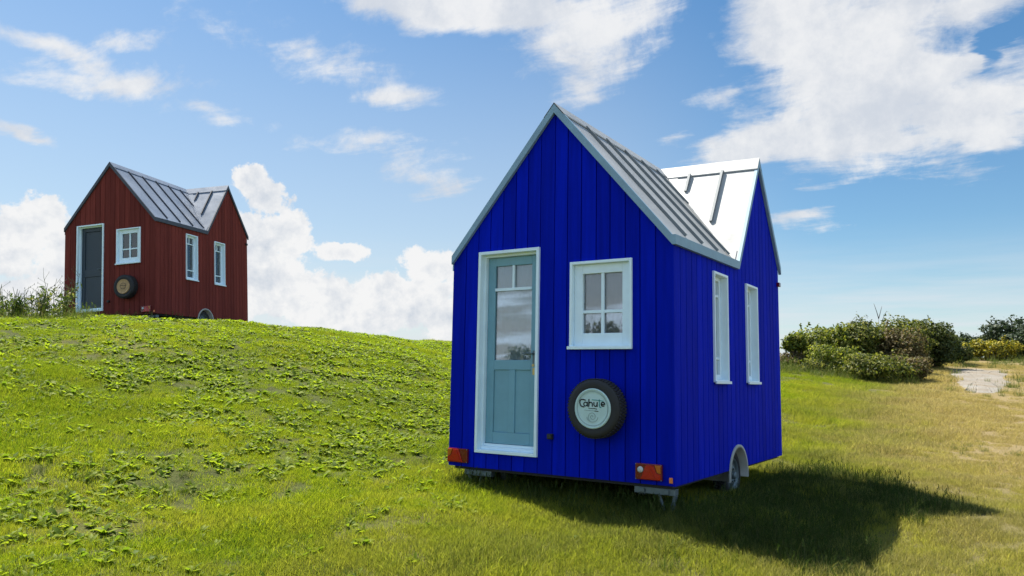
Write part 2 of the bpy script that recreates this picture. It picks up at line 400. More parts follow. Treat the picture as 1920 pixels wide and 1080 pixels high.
def empty(name, loc, rot=(0, 0, 0)):
    o = bpy.data.objects.new(name, None); COL.objects.link(o); o.location = loc; o.rotation_euler = rot; o.empty_display_size = .3
    return o
def tag(o, label=None, cat=None, group=None, kind=None):
    for k, v in (('label', label), ('category', cat), ('group', group), ('kind', kind)):
        if v: o[k] = v
    return o

# ------------------------------------------------------------------ terrain
CTRL = np.array([(2.4,-6.1,-.55),(-1.5,-6,-.45),(6,-6,-.6),(2,-12,-.8),(-5,-9,-.25),(8,0,-.45),(8,8,-.2),
 (-2.3,0,-.16),(0,0,-.27),(0,1.7,-.27),(1.25,-.6,-.44),(2.2,2.1,-.27),(0,3.5,-.24),(-2.3,3.5,.0),(-1.2,-2.3,-.42),
 (-5.89,-2.56,.28),(-8.65,-1.35,1.0),(-4.93,-.86,.22),(-7.3,.9,.92),(-3.97,1.61,.2),(-11.45,-.3,1.62),(-9.9,3.34,1.76),(-11.2,7.2,1.90),(-14.7,16,2.15),
 (-13.5,5.5,1.80),(-15.5,3.5,1.80),(-19.75,3.2,1.55),(-18,9.8,1.8),(-17,14,2.0),(-22,25.5,2.1),(-26,-5,1.0),(-14,-4,1.2),(-8.6,8,1.3),
 (1.0,7,-.12),(.73,9.8,.05),(1.42,13.85,.36),(-1.1,19.6,.90),(1.2,18,.70),(-3.7,21.2,1.36),(.7,29.8,1.62),(-3,28,1.6),(5,30,1.5),(10,25,1.0),
 (3.2,53.9,2.75),(-12,52,2.85),(12,50,2.5),(-7.2,32.7,2.0),(2.2,10.5,.08),(-2,12,.55),(-30,45,2.6),(0,90,2.3),(-40,10,.5),(30,40,1.6),(25,0,-.6),(0,-30,-1.4),(-30,-25,-.5),(30,-30,-1.5)])
def _U(r2): return np.where(r2 > 1e-9, r2 * np.log(np.maximum(r2, 1e-9)) * .5, 0)
_n = len(CTRL); _X = CTRL[:, :2]
_K = _U(((_X[:, None] - _X[None]) ** 2).sum(-1)) + np.eye(_n) * .4
_Pm = np.c_[np.ones(_n), _X]
_A = np.block([[_K, _Pm], [_Pm.T, np.zeros((3, 3))]])
_wt = np.linalg.solve(_A, np.r_[CTRL[:, 2], 0, 0, 0])
def height(x, y):
    x = np.atleast_1d(np.asarray(x, float)); y = np.atleast_1d(np.asarray(y, float))
    sh = x.shape; x = x.ravel(); y = y.ravel()
    res = np.empty(len(x))
    for i in range(0, len(x), 20000):
        xx, yy = x[i:i + 20000], y[i:i + 20000]
        d2 = (xx[:, None] - _X[:, 0]) ** 2 + (yy[:, None] - _X[:, 1]) ** 2
        res[i:i + 20000] = _U(d2) @ _wt[:_n] + _wt[_n] + _wt[_n + 1] * xx + _wt[_n + 2] * yy
    r = np.hypot(x, y - 10); s = np.clip((r - 60) / 80, 0, 1); s = s * s * (3 - 2 * s)
    res = res * (1 - s) + (-2.5) * s
    near = np.clip(1 - r / 70, 0, 1)
    res += near * .022 * (np.sin(x * 2.1 + 1.3 * np.sin(y * 1.1)) + np.sin(y * 2.7 + x * .9 + 1) + .7 * np.sin(x * 4.3 - y * 3.1))
    return res.reshape(sh)
def hz(x, y): return float(height(x, y)[0])
def axis_pts(lo, hi, step, far, g=1.12):
    a = list(np.arange(lo, hi + 1e-6, step)); st = step; p = hi
    while p < far: st *= g; p += st; a.append(p)
    st = step; p = lo
    while p > -far: st *= g; p -= st; a.insert(0, p)
    return np.array(a)
gx = axis_pts(-20, 8, .22, 900); gy = axis_pts(-7, 36, .22, 900)
GX, GY = np.meshgrid(gx, gy); GZ = height(GX, GY)
nx, ny = len(gx), len(gy)
idx = np.arange(nx * ny).reshape(ny, nx)
F = np.stack([idx[:-1, :-1], idx[:-1, 1:], idx[1:, 1:], idx[1:, :-1]], -1).reshape(-1, 4)
tag(np_mesh('ground', np.stack([GX, GY, GZ], -1).reshape(-1, 3), F, 'ground', smooth=True), kind='structure')

# gravel patch of the track
PATH = [(1.24, 18.05), (1.72, 17.77), (2.06, 18.27), (2.3, 19.87), (2.49, 22.87), (2.41, 26.87), (2.23, 30.37), (1.55, 30.87), (0.69, 30.84), (-0.08, 29.79), (0.33, 25.81), (0.79, 22.33), (1.07, 19.84)]
def path_sheet():
    P = np.array(PATH); c = P.mean(0); n = 120
    t = np.linspace(0, len(P), n, endpoint=False); i = t.astype(int); f = (t - i)[:, None]
    ring = P[i] * (1 - f) + P[(i + 1) % len(P)] * f
    ring += np.stack([.10 * np.sin(t * 5.1) + .06 * np.sin(t * 11), .2 * np.sin(t * 4.3 + 1)], -1)
    vs, fs = [], []
    K = 14
    for k in range(K + 1):
        q = c + (ring - c) * (k / K if k else .02); z = height(q[:, 0], q[:, 1]) + .02 - .045 * (k / K) ** 4
        vs.append(np.c_[q, z])
    for k in range(K):
        for j in range(n): fs.append((k * n + j, (k + 1) * n + j, (k + 1) * n + (j + 1) % n, k * n + (j + 1) % n))
    return np.concatenate(vs), np.array(fs)
po = np_mesh('path', *path_sheet(), 'gravel', smooth=True); tag(po, kind='structure')
po.data.attributes.new('rim', 'FLOAT', 'POINT').data.foreach_set('value', np.repeat(np.arange(15) / 14, 120).astype(np.float32))

# ------------------------------------------------------------------ the tiny houses
W, L, HE, V, HA, HS = 2.3222, 3.5038, 2.045, 1.7814, 3.40, 3.37
HV, HF = 2.045, 2.235
MY = (V + L) / 2
WHY, WHZ, WHR = 1.72, -.075, .262
def interp(prof, s): return float(np.interp(s, [p[0] for p in prof], [p[1] for p in prof]))
def wall_side(mb, mp, s0, s1, prof, holes, edges, arch=None, t=.018, gap=.009, back=.03):
    br = set([s0, s1]) | set(edges) | {p[0] for p in prof}
    for h in holes: br |= {h[0], h[1]}
    if arch:
        ac, az_, ar = arch; sp_ = math.sqrt(ar * ar - az_ * az_)
        br |= {ac + sp_ * math.cos(math.pi * k / 12) for k in range(13)}
    br = sorted(b for b in br if s0 <= b <= s1)
    E = sorted(set(edges) | {s0, s1})
    def zb(s):
        if arch and abs(s - arch[0]) < arch[2]:
            return max(0, arch[1] + math.sqrt(arch[2] ** 2 - (s - arch[0]) ** 2))
        return 0.
    for a, b in zip(br[:-1], br[1:]):
        if b - a < 1e-4: continue
        mid = (a + b) / 2
        iv = [((zb(a), zb(b)), (interp(prof, a), interp(prof, b)))]
        for h in holes:
            if h[0] - 1e-6 <= a and b <= h[1] + 1e-6:
                nv = []
                for lo, hi in iv: nv += [(lo, (h[2], h[2])), ((h[3], h[3]), hi)]
                iv = nv
        for lo, hi in iv:
            mb.hexa([mp(a, lo[0], -back), mp(b, lo[1], -back), mp(b, hi[1], -back), mp(a, hi[0], -back),
                     mp(a, lo[0], 0), mp(b, lo[1], 0), mp(b, hi[1], 0), mp(a, hi[0], 0)])
            a2 = a + gap / 2 if any(abs(a - e) < 1e-5 for e in edges) else a
            b2 = b - gap / 2 if any(abs(b - e) < 1e-5 for e in edges) else b
            if b2 - a2 < 1e-4: continue
            fa, fb = (a2 - a) / (b - a), (b2 - a) / (b - a)
            L_ = lambda q, f: q[0] + (q[1] - q[0]) * f
            mb.hexa([mp(a2, L_(lo, fa), .0005), mp(b2, L_(lo, fb), .0005), mp(b2, L_(hi, fb), .0005), mp(a2, L_(hi, fa), .0005),
                     mp(a2, L_(lo, fa), t), mp(b2, L_(lo, fb), t), mp(b2, L_(hi, fb), t), mp(a2, L_(hi, fa), t)])
DOOR = (-2.0124, -1.3093, .1463, 2.1071); FWIN = (-.9788, -.3614, 1.14, 1.937)
SW1 = (.9929, 1.4203, .861, 1.9299); SW2 = (2.0701, 2.5007, .861, 1.9299)
def ring(mb, mp, s0, s1, z0, z1, wd, d0, d1, wb=None):
    """picture-frame of four butted pieces in a wall plane, depth d0..d1 outwards"""
    wb = wd if wb is None else wb
    def bx(a, b, c, d): mb.hexa([mp(a, c, d0), mp(b, c, d0), mp(b, d, d0), mp(a, d, d0), mp(a, c, d1), mp(b, c, d1), mp(b, d, d1), mp(a, d, d1)])
    bx(s0, s0 + wd, z0, z1); bx(s1 - wd, s1, z0, z1); bx(s0 + wd, s1 - wd, z1 - wd, z1); bx(s0 + wd, s1 - wd, z0, z0 + wb)
def slab(mb, mp, s0, s1, z0, z1, d0, d1):
    mb.hexa([mp(s0, z0, d0), mp(s1, z0, d0), mp(s1, z1, d0), mp(s0, z1, d0), mp(s0, z0, d1), mp(s1, z0, d1), mp(s1, z1, d1), mp(s0, z1, d1)])
def curtain(mp, s0, s1, z0, z1, d, m, parent, amp=.012, waves=9, gather=0.):
    n, k = 60, 14; vs = []; fs = []
    for j in range(k + 1):
        z = z0 + (z1 - z0) * j / k
        for i in range(n + 1):
            u = i / n; g = gather * math.sin(math.pi * min(1, (1 - j / k) * 1.3)) * (u)
            s = s0 + (s1 - s0) * (u * (1 - g))
            vs.append(mp(s, z, d + amp * math.sin(u * waves * 6.283 + .5 * math.sin(j * .7))))
    for j in range(k):
        for i in range(n): fs.append((j * (n + 1) + i, j * (n + 1) + i + 1, (j + 1) * (n + 1) + i + 1, (j + 1) * (n + 1) + i))
    b = MB(); b.add(vs, fs); return b.build('curtain', m, parent, True)
def stroke(mb, pts, wd, c, rx, y):
    """flat pen stroke on the wheel cover: pts in units of the cover radius"""
    P = [Vector((c[0] + p[0] * rx, c[2] + p[1] * rx)) for p in pts]
    for a, b in zip(P[:-1], P[1:]):
        d = (b - a).normalized(); n_ = Vector((-d.y, d.x)) * wd / 2; a = a - d * wd * .25; b = b + d * wd * .25
        q = [a - n_, b - n_, b + n_, a + n_]
        mb.prism([(p.x, y, p.y) for p in q], (0, -.002, 0))
def arc(cx, cy_, rx, ry, a0, a1, n=10):
    return [(cx + rx * math.cos(R(a0 + (a1 - a0) * k / n)), cy_ + ry * math.sin(R(a0 + (a1 - a0) * k / n))) for k in range(n + 1)]
def tyre(mb, c, axis, Ro, Ri, w_, lugs=64):
    h = w_ / 2
    prof = [(Ri, -h * .75), (Ri + .02, -h * .95), (Ro - .035, -h), (Ro - .012, -h * .9), (Ro, -h * .68), (Ro, h * .68), (Ro - .012, h * .9), (Ro - .035, h), (Ri + .02, h * .95), (Ri, h * .75)]
    mb.lathe(prof, c, axis, 64, True)
    c = Vector(c); ax = Vector(axis).normalized(); a = Vector((0, 0, 1)); b = ax.cross(a)
    for k in range(lugs):
        for row, off in ((-.5, 0), (0, .5), (.5, 0)):
            t = 2 * math.pi * (k + off) / lugs
            rr = a * math.cos(t) + b * math.sin(t)
            p = c + rr * (Ro - .002) + ax * row * w_ * .52
            tn = ax.cross(rr)
            hw, hl = w_ * .115, math.pi * Ro / lugs * .62
            q = [p - ax * hw - tn * hl, p + ax * hw - tn * hl, p + ax * hw + tn * hl, p - ax * hw + tn * hl]
            mb.hexa(q + [v + rr * .009 for v in q])
def house(loc, rot, pal, label, group):
    root = empty('tiny_house', loc, rot); tag(root, label, 'tiny house', group)
    front = lambda s, z, d: (s, -d, z)
    right = lambda s, z, d: (d, s, z)
    left = lambda s, z, d: (-W - d, s, z)
    backm = lambda s, z, d: (s, L + d, z)
    rg = random.Random(pal['seed'])
    def edges(a, b, w0):
        n = round((b - a) / w0); return [a + (b - a) * i / n + rg.uniform(-.006, .006) for i in range(1, n)]
    # --- walls
    mb = MB()
    wall_side(mb, front, -W, 0, [(-W, HE - .01), (-W / 2, HA), (0, HE)], [DOOR, FWIN], edges(-W, 0, pal['board']))
    wall_side(mb, right, 0, L, [(0, HE), (V, HV), (MY, HS), (L, HF)], [SW1, SW2], edges(0, L, pal['board'] * .98), (WHY, WHZ, .295))
    wall_side(mb, left, 0, L, [(0, HE), (L, HE)], [], edges(0, L, pal['board']), (WHY, WHZ, .295))
    wall_side(mb, backm, -W, 0, [(-W, HE), (-W / 2, HA), (0, HF)], [], edges(-W, 0, pal['board']))
    mb.box(-.0005, .018, -.018, -.0005, 0, HE)                               # corner post
    mb.box(-W - .018, -W + .0005, -.018, -.0005, 0, HE - .01)
    mb.build('wall', pal['wall'], root, bevel=.003)
    # --- floor and chassis
    mb = MB(); mb.box(-W + .03, -.33, .03, L - .03, -.03, .04); mb.box(-.33, -.03, .03, WHY - .36, -.03, .04); mb.box(-.33, -.03, WHY + .36, L - .03, -.03, .04)
    mb.build('floor', 'inner', root)
    mb = MB()
    for x in (-W + .42, -.42): mb.box(x - .03, x + .03, .3, L + .25, -.14, -.031)
    for y in (.75, WHY, L - .3): mb.box(-W + .452, -.452, y - .025, y + .025, -.12, -.035)
    ch = mb.build('chassis', 'steel', root, bevel=.004)
    for x0, x1 in ((-2.18, -1.86), (-.37, -.005)):
        mb = MB(); mb.box(x0, x1, .035, .115, -.085, -.032); mb.box(x0 + .04, x0 + .10, .02, .034, -.075, -.042); mb.box(x1 - .10, x1 - .05, .02, .034, -.078, -.04)
        mb.build('crossmember', 'steel', root, bevel=.003)
    for sx_, xc in ((1, -.06), (-1, -2.1)):
        mb = MB(); f_ = (xc - .02 * sx_, .075, -.34)
        mb.tube([(xc + .045 * sx_, .075, -.085), f_], .02, 8); mb.tube([(xc - .10 * sx_, .075, -.085), (f_[0] - .01 * sx_, f_[1], -.28)], .013, 8)
        mb.box(f_[0] - .06, f_[0] + .06, .02, .13, -.36, -.335); mb.box(f_[0] - .035, f_[0] + .035, .045, .07, -.26, -.24)
        mb.build('stabiliser_leg', 'steel', root, bevel=.002)
    # --- wheels and arches
    for sgn, x0 in ((1, 0), (-1, -W)):
        xm = x0 - sgn * .10
        mb = MB(); tyre(mb, (xm, WHY, WHZ), (sgn, 0, 0), WHR - .008, .165, .15, 48)
        wh = mb.build('wheel', 'rubber', root, True)
        mb = MB()
        mb.lathe([(.172, .066), (.165, .074), (.155, .05), (.135, .035), (.115, .045), (.09, .062), (.06, .064), (.045, .05), (.001, .05)], (xm, WHY, WHZ), (sgn, 0, 0), 40)
        rim = mb.build('rim', 'steel', wh, True)
        for k in range(10):
            mb = MB(); t = 2 * math.pi * k / 10; cy_, cz_ = WHY + .135 * math.cos(t), WHZ + .135 * math.sin(t)
            mb.lathe([(.016, .002), (.001, .002)], (xm + sgn * .037, cy_, cz_), (sgn, 0, 0), 10); mb.build('vent_hole', 'black', wh)
        mb = MB()
        mb.lathe([(.038, .05), (.036, .085), (.026, .096), (.001, .098)], (xm, WHY, WHZ), (sgn, 0, 0), 20); mb.build('hub_cap', 'steel', wh)
        for k in range(5):
            mb = MB(); t = 2 * math.pi * k / 5 + .3; mb.lathe([(.011, .06), (.010, .078), (.001, .079)], (xm, WHY + .066 * math.cos(t), WHZ + .066 * math.sin(t)), (sgn, 0, 0), 6); mb.build('wheel_bolt', 'steel', wh)
        mb = MB(); n = 28; q = []
        for k in range(n + 1):
            t = -.12 + (math.pi + .24) * k / n
            for r_, d in ((.278, -.24), (.278, .034), (.312, .034), (.312, .019)):
                q.append((x0 + sgn * d, WHY + r_ * math.cos(t), WHZ + r_ * math.sin(t)))
        mb.add(q, [(k * 4 + i, k * 4 + i + 1, k * 4 + 5 + i, k * 4 + 4 + i) for k in range(n) for i in range(3)])
        mb.build('wheel_arch', pal['arch'], root, True)
    # --- roof: two crossing gables, standing-seam sheets
    T, B_ = .078, .035; ov = .046
    xm = -W / 2; slope = (HA - HE) / (W / 2)
    P_ap, P_apm, P_apb = (xm, -ov, HA), (xm, MY, HA), (xm, L + ov, HA)
    eR = lambda y, z=HE: (0.046, y, z - .046 * slope)
    mb = MB()
    def sheet(pts):
        mb.prism([(x, y, z + B_) for x, y, z in pts], (0, 0, T - B_))
    xe_ = .019; ze_ = HE - xe_ * slope; yv_ = V - xe_ * (MY - V) / (W / 2)
    sheet([(xm, -ov, HA), (xe_, -ov, ze_), (xe_, yv_, ze_), (xm, MY, HA)])
    sheet([(xm, MY, HA), (xe_, yv_, ze_), (xe_, MY, HS)])
    sheet([(xm, MY, HA), (xe_, MY, HS), (xe_, L + .015, HF - .02)])
    sheet([(xm, MY, HA), (xe_, L + .015, HF - .02), (xm, L + ov, HA)])
    sheet([(xm, -ov, HA), (xm, L + ov, HA), (-W - xe_, L + ov, HE - .01 - xe_ * slope), (-W - xe_, -ov, HE - .01 - xe_ * slope)])
    roof = mb.build('roof', pal['roof'], root)
    # seams
    mb = MB(); nrm = Vector((slope, 0, 1)).normalized()
    def zmain(x, y):   # front slope surface (slightly warped bilinear)
        return HE + (HA - HE) * (x / xm)
    for y in pal['seams']:
        y1 = y
        if y < V - .02: xe = -.045
        else: xe = xm * (y - V) / (MY - V) - .06
        a = Vector((xm + .09, y, zmain(xm + .09, y) + T)); b = Vector((xe, y, zmain(xe, y) + T))
        mb = MB(); mb.bar(a, b, .022, .026, nrm); mb.build('standing_seam', pal['seam'], roof)
    n2_ = Vector((0, -(HS - HV), MY - V)).normalized()
    for x in (-.36, -.76):
        yv = V + (MY - V) * (x / xm) + .07
        f = lambda y: HV + (HS - HV) * (y - V) / (MY - V)
        mb = MB(); mb.bar(Vector((x, MY - .075, f(MY - .075) + T + (HA - HS) * x / xm)), Vector((x, yv, f(yv) + T + .004)), .03, .034, n2_); mb.build('standing_seam', pal['seam'], roof)
    for y in np.arange(.3, L, .42):
        a = Vector((xm - .09, y, HA - .09 * slope + T)); b = Vector((-W - .02, y, HE + T - .02)); mb = MB(); mb.bar(a, b, .022, .03, Vector((-slope, 0, 1))); mb.build('standing_seam', pal['seam'], roof)
    # ridge caps (folded strips, clear of the sheets)
    c_ = .11; mb = MB()
    for sg in (1, -1):
        y1 = MY if sg > 0 else L + .05
        mb.prism([(xm, -.052, HA + T + .022), (xm + sg * c_, -.052, HA - c_ * slope + T + .022), (xm + sg * c_, -.052, HA - c_ * slope + T + .008), (xm, -.052, HA + T + .008)], (0, y1 + .05, 0))
    mb.build('ridge_cap', pal['roof'], roof); mb = MB()
    s2 = (HS - HV) / (MY - V)
    for sg in (-1, 1):
        mb.prism([(.052, MY, HS + T + .026), (.052, MY + sg * c_ * .9, HS - c_ * .9 * s2 + T + .026), (.052, MY + sg * c_ * .9, HS - c_ * .9 * s2 + T + .012), (.052, MY, HS + T + .012)], (xm - .052, 0, HA - HS))
    mb.build('ridge_cap', pal['roof'], roof)
    # valley flashing
    mb = MB(); a = Vector((0, V, HV + T)); b = Vector((xm, MY, HA + T)).lerp(a, .12)
    for pt in (Vector((0, -.09, 0)), Vector((0, .085, .085 * s2))):
        q = [a, b, b + pt, a + pt]; mb.prism([p + Vector((0, 0, .004)) for p in q], (0, 0, .007))
    mb.build('valley_flashing', pal['roof'], roof)
    # --- fascia boards
    h0 = .085; fy0, fy1 = -.052, -.0195
    for xa, xb, za, zb in ((xm, .0195, HA, HE - .0195 * slope), (xm, -W - .024, HA, HE - .01 - .024 * slope)):
        mb = MB(); mb.prism([(xa, fy0, za), (xb, fy0, zb), (xb, fy0, zb + h0), (xa, fy0, za + h0 + .012)], (0, fy1 - fy0, 0)); mb.build('fascia_board', pal['fascia'], root)
    q0 = HE - .022
    for ya, yb, za, zb in ((fy0, V, q0, HV), (V, MY, HV, HS), (MY, L + .024, HS, HF - .031)):
        mb = MB(); mb.prism([(.0195, ya, za), (.0195, yb, zb), (.0195, yb, zb + h0), (.0195, ya, za + h0)], (.0325, 0, 0)); mb.build('fascia_board', pal['fascia'], root)
    mb = MB(); mb.prism([(-W - .0195, -.018, HE - .1), (-W - .0195, L, HE - .1), (-W - .0195, L, HE - .01), (-W - .0195, -.018, HE - .01)], (-.012, 0, 0))
    mb.build('fascia_board', pal['fascia'], root)
    # --- door
    s0, s1, z0, z1 = DOOR
    mb = MB(); ring(mb, front, s0, s1, z0, z1, .03, -.11, .045); ring(mb, front, s0 + .03, s1 - .03, z0 + .03, z1 - .03, .022, -.109, -.02, .03)
    slab(mb, front, s0 + .052, s1 - .052, z0 + .06, z0 + .085, -.108, -.045)
    mb.build('door_frame', 'white', root, bevel=.003)
    a, b, c, d = s0 + .054, s1 - .054, z0 + .088, z1 - .054
    g0, g1 = (1.04, d - .085) if pal['glazed'] else (1.12, d - .09)
    mb = MB(); dp = (-.1, -.062); st = .085
    slab(mb, front, a, a + st, c, d, *dp); slab(mb, front, b - st, b, c, d, *dp)
    slab(mb, front, a + st, b - st, d - .085, d, *dp)
    slab(mb, front, a + st, b - st, .945, g0, *dp); slab(mb, front, a + st, b - st, c, c + .11, *dp)
    if pal['glazed']:
        m_ = (a + b) / 2; slab(mb, front, m_ - .035, m_ + .035, c + .11, .945, *dp)
    else:
        slab(mb, front, a + st, b - st, g0, g1, -.1, -.078)
    slab(mb, front, a + st, b - st, c + .11, .945, -.1, -.076)
    door = mb.build('door', pal['door'], root, bevel=.004)
    if pal['glazed']:
        mb = MB(); slab(mb, front, a + st, b - st, g0, g1, -.086, -.08); mb.build('pane', 'glass', door)
        mb = MB(); m_ = (a + b) / 2; hz_ = g1 - .235
        slab(mb, front, a + st, b - st, hz_ - .014, hz_ + .014, -.0795, -.058); mb.build('glazing_bar', 'white', door); mb = MB(); slab(mb, front, m_ - .012, m_ + .012, hz_ + .014, g1, -.0795, -.06)
        mb.build('glazing_bar', 'white', door)
        curtain(front, a + st - .03, b - st + .03, g0 - .03, g1 + .03, -.112, 'curtain', door, .008, 5)
    mb = MB(); hx = b - .045
    slab(mb, front, hx - .018, hx + .018, .985, 1.13, -.0615, -.057); mb.tube([(hx, .06, 1.10), (hx, .02, 1.10), (hx - .1, .018, 1.10)], .009, 8)
    mb.build('door_handle', 'steel' if pal['glazed'] else 'steel', door, bevel=.001)
    mb = MB(); slab(mb, front, hx - .012, hx + .012, .90, .965, -.0615, -.05); mb.lathe([(.014, .0), (.014, .012), (.001, .012)], (hx, .05, .99), (0, -1, 0), 12)
    mb.build('lock', 'brass', door)
    # --- windows
    def window(mp, q, kind, m_c):
        s0, s1, z0, z1 = q; wn = None
        mb = MB(); ring(mb, mp, s0, s1, z0, z1, .025, -.1, .04)
        wn = mb.build('window', 'white', root, bevel=.003)
        mb = MB()
        if kind == 'front': slab(mb, mp, s0 - .012, s1 + .008, z0 - .006, z0 + .022, .041, .062)
        else: slab(mb, mp, s0 - .015, s1 + .015, z0 - .014, z0 + .012, .041, .058)
        mb.build('sill', 'white', wn, bevel=.002)
        fd, wd = (-.06, .085) if kind == 'front' else (-.085, .038)
        mb = MB(); ring(mb, mp, s0 + .026, s1 - .026, z0 + .026, z1 - .026, wd, fd, fd + .05, wd + (.03 if kind == 'front' else .01))
        mb.build('frame', 'white', wn, bevel=.004)
        a, b, c, d = s0 + .026 + wd, s1 - .026 - wd, z0 + .026 + wd, z1 - .026 - wd
        if kind == 'front': c += .03
        mb = MB(); slab(mb, mp, a, b, c, d, fd + .012, fd + .018); mb.build('pane', 'glass', wn)
        mb = MB(); m_ = (a + b) / 2; e0, e1 = fd + .0185, fd + .042
        if kind == 'front':
            zc = c + (d - c) * .36
            bars = [(m_ - .014, m_ + .014, c, d, e1), (a, m_ - .014, zc - .014, zc + .014, e1 - .002), (m_ + .014, b, zc - .014, zc + .014, e1 - .002)]
        else:
            za, zb = d - .15, c + .17
            bars = [(a, b, zq - .011, zq + .011, e1) for zq in (za, zb)] + [(m_ - .009, m_ + .009, za + .011, d, e1 - .002)]
        for q0_, q1_, q2_, q3_, q4_ in bars:
            mb = MB(); slab(mb, mp, q0_, q1_, q2_, q3_, e0, q4_); mb.build('glazing_bar', 'white', wn, bevel=.002)
        if kind == 'front': curtain(mp, a - .03, b + .03, c - .03, d + .03, -.085, m_c, wn, .006, 4)
        else:
            curtain(mp, a - .03, b + .03, c - .03, d + .03, -.105, m_c, wn, .010, 4, pal['gather'])
            mb = MB(); slab(mb, mp, a - .05, b + .05, c - .05, d + .05, -.30, -.29); mb.build('dark_backing', 'inner', wn)  # dark panel added behind the curtain, standing in for the unlit interior
    window(front, FWIN, 'front', 'voile'); window(right, SW1, 'side', 'curtain'); window(right, SW2, 'side', 'curtain')
    # --- spare wheel on the rear gable
    sc_ = Vector((-.655, -.115, .617))
    mb = MB(); tyre(mb, sc_, (0, -1, 0), .252, .150, .165, 56); sw = mb.build('spare_wheel', 'rubber', root, True)
    mb = MB(); kc = pal['kc']; mb.lathe([(r_ * kc, h_) for r_, h_ in [(.186, .066), (.186, .084), (.180, .089), (.172, .088), (.168, .084), (.13, .085), (.001, .085)]], sc_, (0, -1, 0), 56)
    cov = mb.build('wheel_cover', pal['cover'], sw, True)
    yf = sc_.y - .0855; cc = (sc_.x, 0, sc_.z); rc = .166
    if pal['text']:
        mb = MB(); t_ = .0105
        stroke(mb, [(-.40, .42), (-.52, .45), (-.64, .45), (-.72, .40), (-.73, .28), (-.70, .16), (-.62, .09), (-.48, .07)], t_, cc, rc, yf)
        stroke(mb, arc(-.40, .22, .10, .10, 0, 360, 14) , t_ * .85, cc, rc, yf); stroke(mb, [(-.29, .33), (-.29, .13), (-.25, .11)], t_ * .85, cc, rc, yf)
        stroke(mb, [(-.20, .47), (-.20, .11)], t_, cc, rc, yf); stroke(mb, [(-.20, .22)] + arc(-.10, .22, .10, .10, 150, 0, 6) + [(0, .11)], t_ * .9, cc, rc, yf)
        stroke(mb, [(.09, .33)] + arc(.18, .22, .09, .10, 180, 330, 6) + [(.28, .33), (.28, .11)], t_ * .9, cc, rc, yf)
        stroke(mb, [(.52, .22), (.71, .24)] + arc(.61, .24, .10, .10, 0, 310, 12), t_ * .95, cc, rc, yf)
        stroke(mb, [(-.22, .02), (-.05, .00), (.12, .01), (.26, -.02)], .006, cc, rc, yf); stroke(mb, [(.14, -.12), (.34, -.13)], .007, cc, rc, yf)
        mb.build('lettering', 'ink', cov)
        mb = MB(); stroke(mb, [(.40, .47), (.41, .18), (.44, .08), (.50, .08)], t_ * .8, cc, rc, yf); stroke(mb, [(-.02, .45), (.25, .44), (.62, .40)], .007, cc, rc, yf)
        mb.build('lettering', 'teal', cov)
        mb = MB(); stroke(mb, [(-.46, -.09), (-.1, -.11), (.10, -.115)], .005, cc, rc, yf)
        stroke(mb, [(.02 * 0 + (.03 + .011 * k) * math.cos(k * .5), -.42 + (.03 + .011 * k) * math.sin(k * .5)) for k in range(22)], .004, cc, rc, yf)
        stroke(mb, arc(0, 0, .88, .88, 0, 360, 48), .004, cc, rc, yf); stroke(mb, arc(0, -.42, .32, .27, 185, 355, 14), .004, cc, rc, yf)
        mb.build('lettering', 'grey_ink', cov)
    else:
        mb = MB()
        stroke(mb, arc(0, .05, .42, .4, 0, 360, 30), .006, cc, rc, yf); stroke(mb, [(-.5, .08), (-.2, .14), (.1, .06), (.5, .12)], .012, cc, rc, yf); stroke(mb, [(-.3, -.2), (.1, -.24), (.34, -.18)], .008, cc, rc, yf)
        mb.build('carving', 'bark', cov)
    # --- rear lamps
    for x0, x1, sg in ((-.326, -.085, 1), (-W - .012, -W + .232, -1)):
        z0_, z1_ = .036, .172; yl = -.0185
        mb = MB(); mb.box(x0, x1, yl - .03, yl, z0_, z1_); lamp = mb.build('tail_lamp', 'lens_dark', root, bevel=.006)
        X = lambda u: (x0 + (x1 - x0) * (u if sg > 0 else 1 - u)); Z = lambda v_: z0_ + (z1_ - z0_) * v_
        def plate(pts, m, nm, h=.008):
            mb = MB(); pp = [(X(u), yl - .0305, Z(v_)) for u, v_ in pts]
            mb.prism(pp if sg < 0 else pp[::-1], (0, -h, 0)); mb.build(nm, m, lamp, bevel=.002)
        plate([(.22, .06), (.96, .06), (.96, .40), (.80, .46), (.70, .92), (.42, .92)], 'lens_red', 'red_lens')
        plate([(.74, .94), (.83, .50), (.96, .44), (.96, .94)], 'lens_orange', 'amber_lens')
        if sg > 0 or not pal['glazed']:
          mb = MB(); mb.lathe([(.026, 0), (.025, .008), (.015, .012), (.001, .013)], (X(.2), yl - .0305, Z(.62)), (0, -1, 0), 20); mb.build('clear_lens', 'lens_white', lamp, True)
        mb = MB(); a_, b_, c_2 = (X(.30), Z(.14)), (X(.78), Z(.14)), (X(.54), Z(.86))
        mb.prism([(p[0], yl - .039, p[1]) for p in ((a_, c_2, b_) if sg > 0 else (a_, b_, c_2))], (0, -.004, 0)); mb.build('reflector', 'lens_red', lamp)
        for u in (.03, .97):
            for v_ in (.05, .95): mb = MB(); mb.lathe([(.006, .03), (.005, .034), (.001, .035)], (X(u), yl, Z(v_)), (0, -1, 0), 8); mb.build('screw', 'steel', lamp)
    mb = MB(); mb.box(-.03, .0, -.034, -.0185, .025, .07); mb.build('marker_reflector', 'orange', root, bevel=.003)
    mb = MB(); mb.box(-1.195, -1.14, -.05, -.0185, .318, .368); mb.box(-1.19, -1.145, -.062, -.0505, .324, .362); mb.build('socket_box', 'black', root, bevel=.004)
    mb = MB(); mb.box(.0185, .055, L - .09, L - .02, 2.045, 2.095); sm = mb.build('side_marker', 'lens_dark' if pal['glazed'] else 'black', root, bevel=.004)
    return root
